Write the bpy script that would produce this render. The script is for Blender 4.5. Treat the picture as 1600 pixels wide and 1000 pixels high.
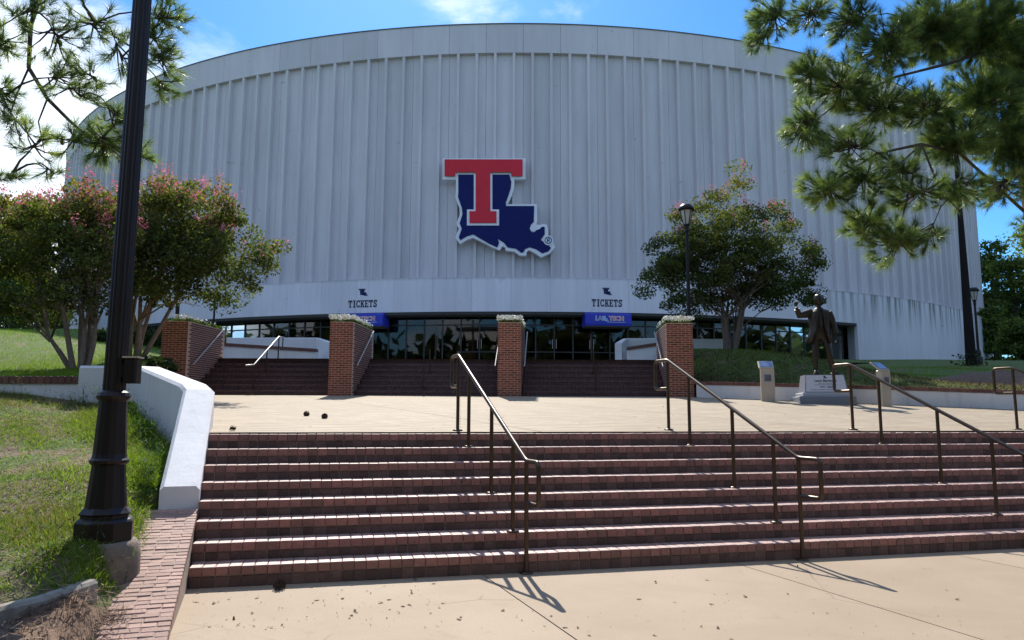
import bpy, bmesh, math, random
import numpy as np
from mathutils import Vector, Matrix
random.seed(7); RS = np.random.RandomState(11)
R_ = math.radians
SC = bpy.context.scene
COL = SC.collection
for o in list(bpy.data.objects): bpy.data.objects.remove(o)

# ---------------------------------------------------------------- camera
F = 1155.0; PITCH = R_(7.3); ROLL = 0.004; EYE = 1.4
cd = bpy.data.cameras.new('camera'); cam = bpy.data.objects.new('camera', cd); COL.objects.link(cam)
cd.sensor_width = 36; cd.lens = F/1600*36; cd.clip_start = 0.05; cd.clip_end = 2000
cam.location = (0, 0, EYE)
cam.rotation_mode = 'QUATERNION'
cam.rotation_quaternion = (Matrix.Rotation(math.pi/2+PITCH, 3, 'X') @ Matrix.Rotation(ROLL, 3, 'Z')).to_quaternion()
SC.camera = cam

# ---------------------------------------------------------------- sky, sun, exposure
SUN_EL, SUN_AZ = R_(43.5), R_(-8.0)          # azimuth from +Y, negative = to the left
SC.view_settings.view_transform = 'Standard'; SC.view_settings.look = 'None'
SC.view_settings.exposure = 0.84; SC.view_settings.gamma = 1
try: SC.view_settings.use_curve_mapping = False
except Exception: pass
w = bpy.data.worlds.new('World'); SC.world = w; w.use_nodes = True
nt = w.node_tree; nt.nodes.clear()
def N(nt, t, **k):
    n = nt.nodes.new(t)
    for a, b in k.items(): setattr(n, a, b)
    return n
def LK(nt, a, b): nt.links.new(a, b)
out = N(nt, 'ShaderNodeOutputWorld'); bg = N(nt, 'ShaderNodeBackground'); LK(nt, bg.outputs[0], out.inputs[0])
sky = N(nt, 'ShaderNodeTexSky', sky_type='NISHITA'); sky.sun_disc = False
sky.sun_elevation = SUN_EL; sky.sun_rotation = SUN_AZ; sky.air_density = 1.0; sky.dust_density = 0.25; sky.ozone_density = 3.0
hsv = N(nt, 'ShaderNodeHueSaturation'); hsv.inputs['Saturation'].default_value = 1.22; hsv.inputs['Value'].default_value = 1.0
LK(nt, sky.outputs[0], hsv.inputs['Color'])
tint = N(nt, 'ShaderNodeMixRGB', blend_type='MULTIPLY'); tint.inputs[0].default_value = 1; tint.inputs[2].default_value = (0.50, 0.80, 1.02, 1); LK(nt, hsv.outputs[0], tint.inputs[1])
tc = N(nt, 'ShaderNodeTexCoord')
mp = N(nt, 'ShaderNodeMapping'); mp.inputs['Scale'].default_value = (1.0, 1.0, 2.6); mp.inputs['Location'].default_value = (0.35, 0.2, 0.1)
LK(nt, tc.outputs['Generated'], mp.inputs['Vector'])
nz = N(nt, 'ShaderNodeTexNoise'); nz.inputs['Scale'].default_value = 3.2; nz.inputs['Detail'].default_value = 8; nz.inputs['Roughness'].default_value = 0.58
nz.inputs['Distortion'].default_value = 0.4
LK(nt, mp.outputs[0], nz.inputs['Vector'])
def cloudbank(d, c0, c1):
    v = N(nt, 'ShaderNodeVectorMath', operation='DOT_PRODUCT'); d = Vector(d).normalized(); v.inputs[1].default_value = d
    LK(nt, tc.outputs['Generated'], v.inputs[0])
    m = N(nt, 'ShaderNodeMapRange'); m.interpolation_type = 'SMOOTHSTEP'
    m.inputs['From Min'].default_value = c0; m.inputs['From Max'].default_value = c1; m.inputs['To Max'].default_value = 1
    LK(nt, v.outputs['Value'], m.inputs['Value']); return m.outputs[0]
def madd(a, b, op='ADD'):
    m = N(nt, 'ShaderNodeMath', operation=op)
    for i, q in enumerate((a, b)):
        if isinstance(q, (int, float)): m.inputs[i].default_value = q
        else: LK(nt, q, m.inputs[i])
    return m.outputs[0]
b1 = cloudbank((-0.66, 1, 0.27), 0.93, 0.985)      # bank of cloud to the left
b2 = cloudbank((-0.02, 1, 0.60), 0.985, 1.0)       # wisp above the roof
b3 = cloudbank((0.25, 1, 0.42), 0.55, 0.93)        # clear blue ahead; unseen broken cloud behind, added to fill the shade
dens = madd(madd(madd(b1, 0.27, 'MULTIPLY'), madd(b2, 0.17, 'MULTIPLY')), madd(nz.outputs['Fac'], madd(b3, -0.24, 'MULTIPLY')))
cr = N(nt, 'ShaderNodeMapRange'); cr.interpolation_type = 'SMOOTHSTEP'
cr.inputs['From Min'].default_value = 0.43; cr.inputs['From Max'].default_value = 0.66
LK(nt, dens, cr.inputs['Value'])
mx = N(nt, 'ShaderNodeMixRGB'); mx.inputs[2].default_value = (6.2, 6.9, 7.8, 1)
LK(nt, cr.outputs[0], mx.inputs[0]); LK(nt, tint.outputs[0], mx.inputs[1]); LK(nt, mx.outputs[0], bg.inputs[0])
bg.inputs[1].default_value = 0.105
sl = bpy.data.lights.new('sun', 'SUN'); sl.energy = 3.9; sl.angle = R_(0.53); sl.color = (1.0, 0.94, 0.84)
sun = bpy.data.objects.new('sun', sl); COL.objects.link(sun)
sdir = Vector((math.sin(SUN_AZ)*math.cos(SUN_EL), math.cos(SUN_AZ)*math.cos(SUN_EL), math.sin(SUN_EL)))
sun.rotation_euler = sdir.to_track_quat('Z', 'Y').to_euler(); sun.location = (0, 0, 60)

# ---------------------------------------------------------------- helpers
def at(px, py, D):
    """the point at forward distance D that stands where the photograph shows pixel (px, py)"""
    x = (px-800)/F; y = -(py-500)/F
    c, s = math.cos(ROLL), math.sin(ROLL); x, y = x*c-y*s, x*s+y*c
    cp, sp = math.cos(PITCH), math.sin(PITCH)
    r = Vector((x, cp-y*sp, sp+y*cp)); return Vector((0, 0, EYE)) + r*(D/r.y)
def lerp(a, b, t): return a+(b-a)*t
def sstep(a, b, x):
    t = min(1, max(0, (x-a)/(b-a))); return t*t*(3-2*t)
def tag(o, label=None, cat=None, group=None, kind=None):
    if label: o['label'] = label
    if cat: o['category'] = cat
    if group: o['group'] = group
    if kind: o['kind'] = kind
    return o
def empty(name, loc, label, cat, group=None, rz=0):
    o = bpy.data.objects.new(name, None); COL.objects.link(o); o.location = loc; o.rotation_euler = (0, 0, rz)
    o.empty_display_size = 0.1
    return tag(o, label, cat, group)
def link(name, me, mat=None, parent=None, loc=None):
    o = bpy.data.objects.new(name, me); COL.objects.link(o)
    if mat and len(me.materials) == 0: me.materials.append(mat)
    if parent: o.parent = parent
    if loc is not None: o.location = loc
    return o
def copy_tree(src, parent=None):
    c = src.copy(); COL.objects.link(c); c.parent = parent
    for ch in list(src.children): copy_tree(ch, c)
    return c
class MB:
    def __init__(s): s.v = []; s.f = []; s.sm = []
    def add(s, vs, fs, smooth=False):
        b = len(s.v); s.v += [tuple(v) for v in vs]; s.f += [tuple(i+b for i in f) for f in fs]; s.sm += [smooth]*len(fs); return s
    def box(s, c, size, rz=0, bev=0, rx=0, ry=0):
        hx, hy, hz = size[0]/2, size[1]/2, size[2]/2
        M = Matrix.Translation(c) @ Matrix.Rotation(rz, 4, 'Z') @ Matrix.Rotation(ry, 4, 'Y') @ Matrix.Rotation(rx, 4, 'X')
        if bev <= 0:
            vs = [M @ Vector((x, y, z)) for z in (-hz, hz) for x, y in ((-hx, -hy), (hx, -hy), (hx, hy), (-hx, hy))]
            return s.add(vs, [(3, 2, 1, 0), (4, 5, 6, 7), (0, 1, 5, 4), (1, 2, 6, 5), (2, 3, 7, 6), (3, 0, 4, 7)])
        vs = []                                      # chamfered top and upright edges
        b = bev
        ring = lambda z, i: [(-hx+b+i*0, -hy+i, z), (hx-b, -hy+i, z), (hx-i, -hy+b, z), (hx-i, hy-b, z), (hx-b, hy-i, z), (-hx+b, hy-i, z), (-hx+i, hy-b, z), (-hx+i, -hy+b, z)]
        for z, i in ((-hz, 0), (hz-b, 0), (hz, b)):
            vs += [M @ Vector(p) for p in ring(z, i)]
        fs = [tuple(range(7, -1, -1)), tuple(range(16, 24))]
        for k in range(2):
            for j in range(8): fs.append((k*8+j, k*8+(j+1) % 8, k*8+8+(j+1) % 8, k*8+8+j))
        return s.add(vs, fs)
    def prism(s, poly, z0, z1):
        n = len(poly); vs = [(p[0], p[1], z0) for p in poly]+[(p[0], p[1], z1) for p in poly]
        return s.add(vs, [tuple(range(n-1, -1, -1)), tuple(range(n, 2*n))]+[(i, (i+1) % n, n+(i+1) % n, n+i) for i in range(n)])
    def tube(s, pts, rad, n=8, cap=True, smooth=True):
        pts = [Vector(p) for p in pts]; m = len(pts)
        if not hasattr(rad, '__len__'): rad = [rad]*m
        t0 = (pts[1]-pts[0]).normalized(); ax = Vector((0, 0, 1)) if abs(t0.z) < 0.9 else Vector((1, 0, 0))
        nx = t0.cross(ax).normalized(); vs = []
        for i in range(m):
            t = (pts[min(i+1, m-1)]-pts[max(i-1, 0)]).normalized()
            nx = (nx-t*nx.dot(t)).normalized(); ny = t.cross(nx)
            for k in range(n):
                a = 2*math.pi*k/n; vs.append(pts[i]+(nx*math.cos(a)+ny*math.sin(a))*rad[i])
        fs = [(i*n+k, i*n+(k+1) % n, (i+1)*n+(k+1) % n, (i+1)*n+k) for i in range(m-1) for k in range(n)]
        s.add(vs, fs, smooth)
        if cap: s.add(vs[:n], [tuple(range(n-1, -1, -1))]); s.add(vs[-n:], [tuple(range(n))])
        return s
    def lathe(s, prof, n=20, c=(0, 0, 0), smooth=True, sx=1, sy=1):
        vs = [(c[0]+r*sx*math.cos(2*math.pi*k/n), c[1]+r*sy*math.sin(2*math.pi*k/n), c[2]+z) for r, z in prof for k in range(n)]
        m = len(prof)
        fs = [(i*n+k, i*n+(k+1) % n, (i+1)*n+(k+1) % n, (i+1)*n+k) for i in range(m-1) for k in range(n)]
        s.add(vs, fs, smooth); s.add(vs[:n], [tuple(range(n-1, -1, -1))]); s.add(vs[-n:], [tuple(range(n))]); return s
    def mesh(s, name, origin=(0, 0, 0)):
        me = bpy.data.meshes.new(name); o = origin
        me.from_pydata([(v[0]-o[0], v[1]-o[1], v[2]-o[2]) for v in s.v], [], s.f)
        me.polygons.foreach_set('use_smooth', s.sm); me.update(); return me
    def build(s, name, mat, parent=None, origin=None):
        if origin is None: origin = parent.location if parent is not None and parent.parent is None else (0, 0, 0)
        return link(name, s.mesh(name, origin), mat, parent)
def np_mesh(name, V, k, mat, parent=None, rnd=None, origin=(0, 0, 0)):
    """V: (n*k, 3) corners of n faces with k corners each; rnd: n values kept as a face attribute"""
    V = np.asarray(V, np.float32)-np.asarray(tuple(origin), np.float32); nv = len(V); n = nv//k
    me = bpy.data.meshes.new(name); me.vertices.add(nv); me.vertices.foreach_set('co', V.ravel())
    me.loops.add(nv); me.loops.foreach_set('vertex_index', np.arange(nv, dtype=np.int32))
    me.polygons.add(n); me.polygons.foreach_set('loop_start', np.arange(0, nv, k, dtype=np.int32))
    me.polygons.foreach_set('loop_total', np.full(n, k, np.int32)); me.update(calc_edges=True)
    if rnd is not None:
        a = me.attributes.new('rnd', 'FLOAT', 'FACE'); a.data.foreach_set('value', np.asarray(rnd, np.float32))
    me.validate(); return link(name, me, mat, parent)
def face_rnd(me, seed=0, per=1):
    n = len(me.polygons); r = np.random.RandomState(seed).rand(n//per+1).repeat(per)[:n]
    a = me.attributes.new('rnd', 'FLOAT', 'FACE'); a.data.foreach_set('value', r.astype(np.float32))

# ---------------------------------------------------------------- materials
def ramp(nt, fac, stops):
    r = N(nt, 'ShaderNodeValToRGB'); e = r.color_ramp.elements
    while len(e) < len(stops): e.new(0.5)
    for i, (p, c) in enumerate(stops): e[i].position = p; e[i].color = (*c, 1)
    LK(nt, fac, r.inputs[0]); return r.outputs[0]
def noise(nt, vec, scale, detail=4, rough=0.55, dist=0):
    n = N(nt, 'ShaderNodeTexNoise'); n.inputs['Scale'].default_value = scale; n.inputs['Detail'].default_value = detail
    n.inputs['Roughness'].default_value = rough; n.inputs['Distortion'].default_value = dist
    if vec is not None: LK(nt, vec, n.inputs['Vector'])
    return n.outputs['Fac']
def mix(nt, fac, a, b, mode='MIX'):
    m = N(nt, 'ShaderNodeMixRGB', blend_type=mode)
    for i, q in enumerate((fac, a, b)):
        if isinstance(q, (int, float)): m.inputs[i].default_value = q
        elif isinstance(q, tuple): m.inputs[i].default_value = (*q, 1) if len(q) == 3 else q
        else: LK(nt, q, m.inputs[i])
    return m.outputs[0]
def mathn(nt, op, a, b=0.0, clamp=False):
    m = N(nt, 'ShaderNodeMath', operation=op); m.use_clamp = clamp
    for i, q in enumerate((a, b)):
        if isinstance(q, (int, float)): m.inputs[i].default_value = q
        else: LK(nt, q, m.inputs[i])
    return m.outputs[0]
def scaled(nt, vec, s, rz=0, loc=(0, 0, 0)):
    m = N(nt, 'ShaderNodeMapping'); m.inputs['Scale'].default_value = s; m.inputs['Rotation'].default_value = (0, 0, rz); m.inputs['Location'].default_value = loc
    LK(nt, vec, m.inputs['Vector']); return m.outputs[0]
def new_mat(name):
    m = bpy.data.materials.new(name); m.use_nodes = True; nt = m.node_tree
    b = nt.nodes['Principled BSDF']; g = N(nt, 'ShaderNodeNewGeometry')
    return m, nt, b, g.outputs['Position']
def bump(nt, b, h, strength=0.3, dist=0.02):
    n = N(nt, 'ShaderNodeBump'); n.inputs['Strength'].default_value = strength; n.inputs['Distance'].default_value = dist
    LK(nt, h, n.inputs['Height']); LK(nt, n.outputs[0], b.inputs['Normal'])
def simple(name, c, rough=0.6, var=0.18, scale=4, metal=0, rand=None, rvar=0.3, bs=0.15, bscale=40, dirt=None, spec=0.5, big=0.5):
    """plain surface: two scales of noise on the colour, optional value per piece, fine bump"""
    m, nt, b, pos = new_mat(name)
    n1 = noise(nt, pos, scale, 6); n2 = noise(nt, pos, big, 3)
    lo = tuple(x*(1-var) for x in c); hi = tuple(min(1, x*(1+var)) for x in c)
    col = ramp(nt, mathn(nt, 'ADD', mathn(nt, 'MULTIPLY', n1, 0.6), mathn(nt, 'MULTIPLY', n2, 0.4)), [(0.3, lo), (0.7, hi)])
    if dirt: col = mix(nt, ramp(nt, noise(nt, pos, scale*0.7, 8, 0.7), [(0.5, (0, 0, 0)), (0.75, (1, 1, 1))]), col, dirt)
    if rand:
        if rand == 'object': rv = N(nt, 'ShaderNodeObjectInfo').outputs['Random']
        else: a = N(nt, 'ShaderNodeAttribute'); a.attribute_name = 'rnd'; rv = a.outputs['Fac']
        v = mathn(nt, 'ADD', mathn(nt, 'MULTIPLY', rv, rvar*2), 1-rvar)
        cb = N(nt, 'ShaderNodeCombineColor')
        for i in range(3): LK(nt, v, cb.inputs[i])
        col = mix(nt, 1.0, col, cb.outputs[0], 'MULTIPLY')
    LK(nt, col, b.inputs['Base Color'])
    b.inputs['Roughness'].default_value = rough; b.inputs['Metallic'].default_value = metal; b.inputs['Specular IOR Level'].default_value = spec
    if bs > 0: bump(nt, b, noise(nt, pos, bscale, 4), bs, 0.01)
    return m
def sunlit_tops(m, c, amount):  # paler colour on upward faces, painted in for sun glare on the treads
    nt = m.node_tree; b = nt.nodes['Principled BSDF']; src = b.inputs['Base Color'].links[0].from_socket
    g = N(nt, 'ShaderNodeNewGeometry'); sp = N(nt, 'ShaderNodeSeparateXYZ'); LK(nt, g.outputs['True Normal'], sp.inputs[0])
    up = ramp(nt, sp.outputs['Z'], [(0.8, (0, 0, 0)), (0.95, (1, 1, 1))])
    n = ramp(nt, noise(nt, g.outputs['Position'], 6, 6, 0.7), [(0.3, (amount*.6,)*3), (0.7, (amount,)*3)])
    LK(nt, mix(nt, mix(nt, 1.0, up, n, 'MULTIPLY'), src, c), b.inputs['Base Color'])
def leafy(name, stops, trans=0.35, rough=0.75, nscale=1.2, spec=0.2, ttint=(1.5, 1.6, 0.75)):
    m, nt, b, pos = new_mat(name)
    a = N(nt, 'ShaderNodeAttribute'); a.attribute_name = 'rnd'
    f = mathn(nt, 'ADD', mathn(nt, 'MULTIPLY', a.outputs['Fac'], 0.7), mathn(nt, 'MULTIPLY', noise(nt, pos, nscale, 3), 0.3))
    col = ramp(nt, f, stops); LK(nt, col, b.inputs['Base Color']); b.inputs['Roughness'].default_value = rough
    b.inputs['Specular IOR Level'].default_value = spec
    t = N(nt, 'ShaderNodeBsdfTranslucent')
    LK(nt, mix(nt, 1.0, col, ttint, 'MULTIPLY'), t.inputs['Color'])
    ms = N(nt, 'ShaderNodeMixShader'); ms.inputs[0].default_value = trans
    LK(nt, b.outputs[0], ms.inputs[1]); LK(nt, t.outputs[0], ms.inputs[2])
    LK(nt, ms.outputs[0], nt.nodes['Material Output'].inputs['Surface']); return m

M = {}
BR = (0.275, 0.105, 0.077)
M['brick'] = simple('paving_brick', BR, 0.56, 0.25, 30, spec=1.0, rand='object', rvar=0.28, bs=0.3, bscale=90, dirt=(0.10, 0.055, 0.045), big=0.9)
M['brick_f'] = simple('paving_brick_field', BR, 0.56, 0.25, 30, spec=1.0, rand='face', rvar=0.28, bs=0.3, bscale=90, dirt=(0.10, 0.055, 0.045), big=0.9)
for k_ in ('brick', 'brick_f'): sunlit_tops(M[k_], (0.46, 0.34, 0.29), 0.62)
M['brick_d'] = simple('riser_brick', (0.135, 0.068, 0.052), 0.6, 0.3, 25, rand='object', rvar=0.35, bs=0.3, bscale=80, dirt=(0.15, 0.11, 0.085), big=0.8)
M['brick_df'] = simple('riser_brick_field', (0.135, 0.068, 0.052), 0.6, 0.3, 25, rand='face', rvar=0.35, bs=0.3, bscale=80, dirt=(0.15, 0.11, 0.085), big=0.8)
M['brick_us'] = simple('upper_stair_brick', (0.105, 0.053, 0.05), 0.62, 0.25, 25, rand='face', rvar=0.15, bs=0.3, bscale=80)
M['cheek'] = simple('cheek_brick', (0.34, 0.205, 0.16), 0.75, 0.25, 20, rand='object', rvar=0.2, bs=0.4, bscale=70, dirt=(0.30, 0.20, 0.16))
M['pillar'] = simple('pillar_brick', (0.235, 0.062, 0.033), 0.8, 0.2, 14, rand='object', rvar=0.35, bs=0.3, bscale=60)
M['pillar_shade'] = simple('pillar_brick_shaded', (0.11, 0.045, 0.038), 0.75, 0.2, 14, rand='face', rvar=0.25, bs=0.3, bscale=60)  # same brick darkened for the pier sides, shade put into the colour
M['mortar'] = simple('mortar', (0.27, 0.215, 0.17), 0.9, 0.2, 20)
M['mortar_p'] = simple('pale_mortar', (0.55, 0.37, 0.28), 0.9, 0.15, 20)
M['mortar_s'] = simple('dark_mortar', (0.035, 0.022, 0.022), 0.9, 0.2, 20)
M['mortar_l'] = simple('light_mortar', (0.36, 0.27, 0.21), 0.9, 0.2, 20)
M['coping'] = simple('coping_brick', (0.17, 0.075, 0.055), 0.75, 0.25, 14, rand='object', rvar=0.25)
M['coping_f'] = simple('coping_brick_field', (0.17, 0.075, 0.055), 0.75, 0.25, 14, rand='face', rvar=0.25)
M['rail_steel'] = simple('worn_steel_rail', (0.46, 0.44, 0.42), 0.4, 0.1, 10, metal=0.15, bs=0.05)
M['bronze_pipe'] = simple('bronze_pipe', (0.085, 0.06, 0.042), 0.36, 0.15, 12, metal=0.75, bs=0.05, bscale=200)
M['black'] = simple('dark_bronze_paint', (0.013, 0.0095, 0.009), 0.4, 0.2, 5, bs=0.05, bscale=60, spec=0.3)
M['statue'] = simple('statue_bronze', (0.045, 0.036, 0.028), 0.42, 0.3, 9, metal=0.6, bs=0.2, bscale=40)
M['granite'] = simple('grey_granite', (0.42, 0.43, 0.46), 0.5, 0.15, 60, bs=0.1)
M['granite_d'] = simple('dark_granite', (0.2, 0.21, 0.24), 0.5, 0.2, 60, bs=0.1)
M['plaque'] = simple('pale_plaque', (0.62, 0.62, 0.66), 0.4, 0.05, 30, bs=0)
M['ink'] = simple('black_lettering', (0.02, 0.02, 0.025), 0.5, 0.1, 5, bs=0)
M['navy'] = simple('navy_paint', (0.008, 0.014, 0.105), 0.6, 0.08, 2, bs=0, spec=0.15)
M['red'] = simple('red_paint', (0.66, 0.035, 0.055), 0.6, 0.06, 2, bs=0, spec=0.15)
M['sign_white'] = simple('sign_white', (0.78, 0.79, 0.82), 0.45, 0.05, 2, bs=0)
M['awning'] = simple('blue_awning', (0.02, 0.035, 0.42), 0.55, 0.1, 3, bs=0.1)
M['steel'] = simple('brushed_steel', (0.56, 0.47, 0.37), 0.45, 0.06, 8, metal=0.35, bs=0.05)
M['photo'] = simple('photo_panel', (0.10, 0.10, 0.11), 0.3, 0.9, 9, bs=0)
M['screen'] = simple('blue_panel', (0.16, 0.22, 0.38), 0.12, 0.5, 6, bs=0)
M['pole'] = simple('dark_pole', (0.014, 0.011, 0.010), 0.8, 0.2, 3, spec=0.15)
M['bark'] = simple('crape_bark', (0.20, 0.145, 0.11), 0.8, 0.4, 12, bs=0.4, bscale=30)
M['pine_bark'] = simple('pine_bark', (0.06, 0.042, 0.034), 0.85, 0.4, 10, bs=0.5, bscale=25)
M['soil'] = simple('pine_straw', (0.15, 0.092, 0.06), 0.95, 0.45, 14, bs=0.7, bscale=35, dirt=(0.24, 0.16, 0.10))
M['cone'] = simple('pine_cone', (0.055, 0.032, 0.022), 0.8, 0.3, 30)
M['litter'] = simple('dry_litter', (0.12, 0.065, 0.035), 0.9, 0.4, 10, rand='face', rvar=0.5, bs=0)
M['thatch'] = leafy('dry_thatch', [(0.2, (0.10, 0.06, 0.035)), (0.6, (0.30, 0.22, 0.14)), (0.95, (0.52, 0.45, 0.34))], 0.15)
M['flower'] = simple('white_petal', (0.82, 0.82, 0.74), 0.7, 0.1, 10, bs=0)
M['mullion'] = simple('bronze_mullion', (0.03, 0.026, 0.024), 0.4, 0.1, 6, bs=0)
M['ped_conc'] = simple('lamp_footing', (0.17, 0.135, 0.105), 0.9, 0.3, 8, bs=0.5, bscale=50, dirt=(0.10, 0.08, 0.06))
M['kerb'] = simple('old_kerb', (0.27, 0.25, 0.21), 0.9, 0.3, 8, bs=0.4, bscale=40, dirt=(0.12, 0.10, 0.07))
M['lens'] = simple('lamp_glass', (0.55, 0.52, 0.46), 0.25, 0.1, 4, bs=0)
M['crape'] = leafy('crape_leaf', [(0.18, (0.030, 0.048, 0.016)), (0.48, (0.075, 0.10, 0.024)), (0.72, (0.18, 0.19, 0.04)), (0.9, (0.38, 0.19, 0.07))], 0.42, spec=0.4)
M['bloom'] = leafy('pink_bloom', [(0.2, (0.58, 0.08, 0.14)), (0.8, (0.80, 0.34, 0.38))], 0.4, ttint=(1.1, 1.05, 1.1))
M['needle'] = leafy('pine_needle', [(0.11, (0.025, 0.050, 0.019)), (0.40, (0.085, 0.142, 0.042)), (0.70, (0.23, 0.305, 0.085)), (0.95, (0.44, 0.46, 0.17))], 0.5, 0.36, spec=0.6, ttint=(1.45, 1.5, 0.85))
M['far_leaf'] = leafy('far_leaf', [(0.15, (0.022, 0.042, 0.016)), (0.55, (0.12, 0.165, 0.045)), (0.9, (0.36, 0.40, 0.09))], 0.5, nscale=0.3)
M['hedge'] = leafy('hedge_leaf', [(0.2, (0.014, 0.03, 0.01)), (0.8, (0.045, 0.075, 0.02))], 0.2)
M['grass'] = leafy('grass_blade', [(0.06, (0.30, 0.21, 0.11)), (0.20, (0.17, 0.16, 0.045)), (0.38, (0.10, 0.165, 0.020)), (0.66, (0.18, 0.27, 0.025)), (0.95, (0.37, 0.44, 0.055))], 0.42, 0.6, 0.9)
M['grass_u'] = leafy('mown_grass', [(0.15, (0.12, 0.16, 0.025)), (0.6, (0.14, 0.23, 0.02)), (0.9, (0.27, 0.33, 0.035))], 0.5, 0.8, 0.6)
M['weed'] = leafy('weed_leaf', [(0.2, (0.03, 0.07, 0.015)), (0.8, (0.09, 0.16, 0.03))], 0.4, 0.8)
M['planter'] = leafy('planter_leaf', [(0.2, (0.03, 0.06, 0.02)), (0.8, (0.09, 0.13, 0.04))], 0.3)

def lawn_mat(name, bare):
    m, nt, b, pos = new_mat(name)
    g = ramp(nt, noise(nt, pos, 9, 6, 0.65), [(0.3, (0.05, 0.085, 0.015)), (0.7, (0.12, 0.18, 0.025))])
    d = ramp(nt, noise(nt, pos, 20, 6, 0.7), [(0.3, (0.11, 0.07, 0.045)), (0.7, (0.27, 0.185, 0.13))])
    f = ramp(nt, noise(nt, pos, 1.3, 6, 0.65, 0.6), [(0.52-bare*0.10, (0, 0, 0)), (0.62-bare*0.12, (1, 1, 1))])
    LK(nt, mix(nt, f, g, d), b.inputs['Base Color']); b.inputs['Roughness'].default_value = 0.95
    bump(nt, b, noise(nt, pos, 30, 5, 0.7), 0.8, 0.03); return m
M['lawn_low'] = lawn_mat('lawn_bank', 0.7); M['lawn_up'] = lawn_mat('lawn_mown', -0.3)
def concrete(name, c, brick=False, rz=0.0, warm=(0.40, 0.33, 0.24)):
    m, nt, b, pos = new_mat(name)
    n1 = noise(nt, pos, 1.1, 5, 0.6, 0.5); n2 = noise(nt, pos, 140, 3, 0.7)
    col = mix(nt, ramp(nt, n1, [(0.35, (0, 0, 0)), (0.68, (1, 1, 1))]), c, warm)
    sp = ramp(nt, n2, [(0.30, (0.62, 0.6, 0.58)), (0.5, (1, 1, 1)), (0.75, (1.1, 1.1, 1.08))])
    col = mix(nt, 1.0, col, sp, 'MULTIPLY')
    st = ramp(nt, noise(nt, pos, 2.7, 7, 0.72, 0.8), [(0.60, (0, 0, 0)), (0.75, (1, 1, 1))])
    col = mix(nt, mix(nt, 1.0, st, (0.62, 0.62, 0.62), 'MULTIPLY'), col, (0.21, 0.155, 0.105))
    rv = N(nt, 'ShaderNodeObjectInfo').outputs['Random']; cv = N(nt, 'ShaderNodeCombineColor')
    for i, kf in enumerate((0.10, 0.13, 0.16)): LK(nt, mathn(nt, 'ADD', mathn(nt, 'MULTIPLY', rv, kf), 1-kf*.6), cv.inputs[i])
    col = mix(nt, 1.0, col, cv.outputs[0], 'MULTIPLY')
    vo = N(nt, 'ShaderNodeTexVoronoi'); vo.feature = 'DISTANCE_TO_EDGE'; vo.inputs['Scale'].default_value = 0.33
    wp = mix(nt, 0.12, pos, N(nt, 'ShaderNodeTexNoise').outputs['Color']); LK(nt, wp, vo.inputs['Vector'])
    ck_ = ramp(nt, vo.outputs['Distance'], [(0.0015, (1, 1, 1)), (0.0035, (0, 0, 0))])
    col = mix(nt, mix(nt, 1.0, ck_, ramp(nt, noise(nt, pos, 0.8, 2), [(0.5, (0, 0, 0)), (0.6, (.7, .7, .7))]), 'MULTIPLY'), col, (0.12, 0.085, 0.06))
    sp2 = ramp(nt, noise(nt, pos, 17, 3, 0.6), [(0.68, (0, 0, 0)), (0.74, (1, 1, 1))])
    col = mix(nt, mix(nt, 1.0, sp2, (.5, .5, .5), 'MULTIPLY'), col, (0.15, 0.105, 0.07))
    h = mathn(nt, 'MULTIPLY', n2, 0.3)
    if brick:
        bt = N(nt, 'ShaderNodeTexBrick'); bt.offset = 0.5; LK(nt, scaled(nt, pos, (1, 1, 0.0), rz), bt.inputs['Vector'])
        bt.inputs['Scale'].default_value = 1.0; bt.inputs['Brick Width'].default_value = 40; bt.inputs['Row Height'].default_value = 0.24
        bt.inputs['Mortar Size'].default_value = 0.026; bt.inputs['Mortar Smooth'].default_value = 0.3
        msk = ramp(nt, noise(nt, scaled(nt, pos, (1, 3.4, 1), R_(-4)), 1.9, 5, 0.75), [(0.42, (0, 0, 0)), (0.53, (1, 1, 1))])
        jf = mix(nt, 1.0, bt.outputs['Fac'], msk, 'MULTIPLY')
        col = mix(nt, jf, col, (0.10, 0.065, 0.042)); h = mathn(nt, 'SUBTRACT', h, jf)
    LK(nt, col, b.inputs['Base Color']); b.inputs['Roughness'].default_value = 0.8
    bump(nt, b, h, 0.35, 0.006); return m
def white_render():
    m, nt, b, pos = new_mat('white_render')
    c = ramp(nt, noise(nt, pos, 1.3, 5), [(0.3, (0.66, 0.65, 0.65)), (0.7, (0.77, 0.765, 0.76))])
    st = ramp(nt, noise(nt, scaled(nt, pos, (1, 1, 0.12)), 4.5, 6, 0.7), [(0.55, (0, 0, 0)), (0.72, (1, 1, 1))])
    c = mix(nt, mix(nt, 1.0, st, (0.35, 0.35, 0.35), 'MULTIPLY'), c, (0.36, 0.35, 0.32))
    bl = ramp(nt, noise(nt, pos, 9, 7, 0.75), [(0.58, (0, 0, 0)), (0.72, (1, 1, 1))])
    c = mix(nt, mix(nt, 1.0, bl, (0.4, 0.4, 0.4), 'MULTIPLY'), c, (0.5, 0.48, 0.45))
    LK(nt, c, b.inputs['Base Color']); b.inputs['Roughness'].default_value = 0.8
    bump(nt, b, mathn(nt, 'ADD', noise(nt, pos, 55, 5, 0.7), mathn(nt, 'MULTIPLY', noise(nt, pos, 5, 3), 1.5)), 0.3, 0.012); return m
M['white'] = white_render()
M['landing'] = concrete('landing_concrete', (0.36, 0.275, 0.19), warm=(0.315, 0.235, 0.155))
M['plaza'] = concrete('plaza_concrete', (0.37, 0.295, 0.20), True, R_(-4), (0.335, 0.262, 0.175))
M['uplaza'] = concrete('upper_concrete', (0.42, 0.38, 0.32))

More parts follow.
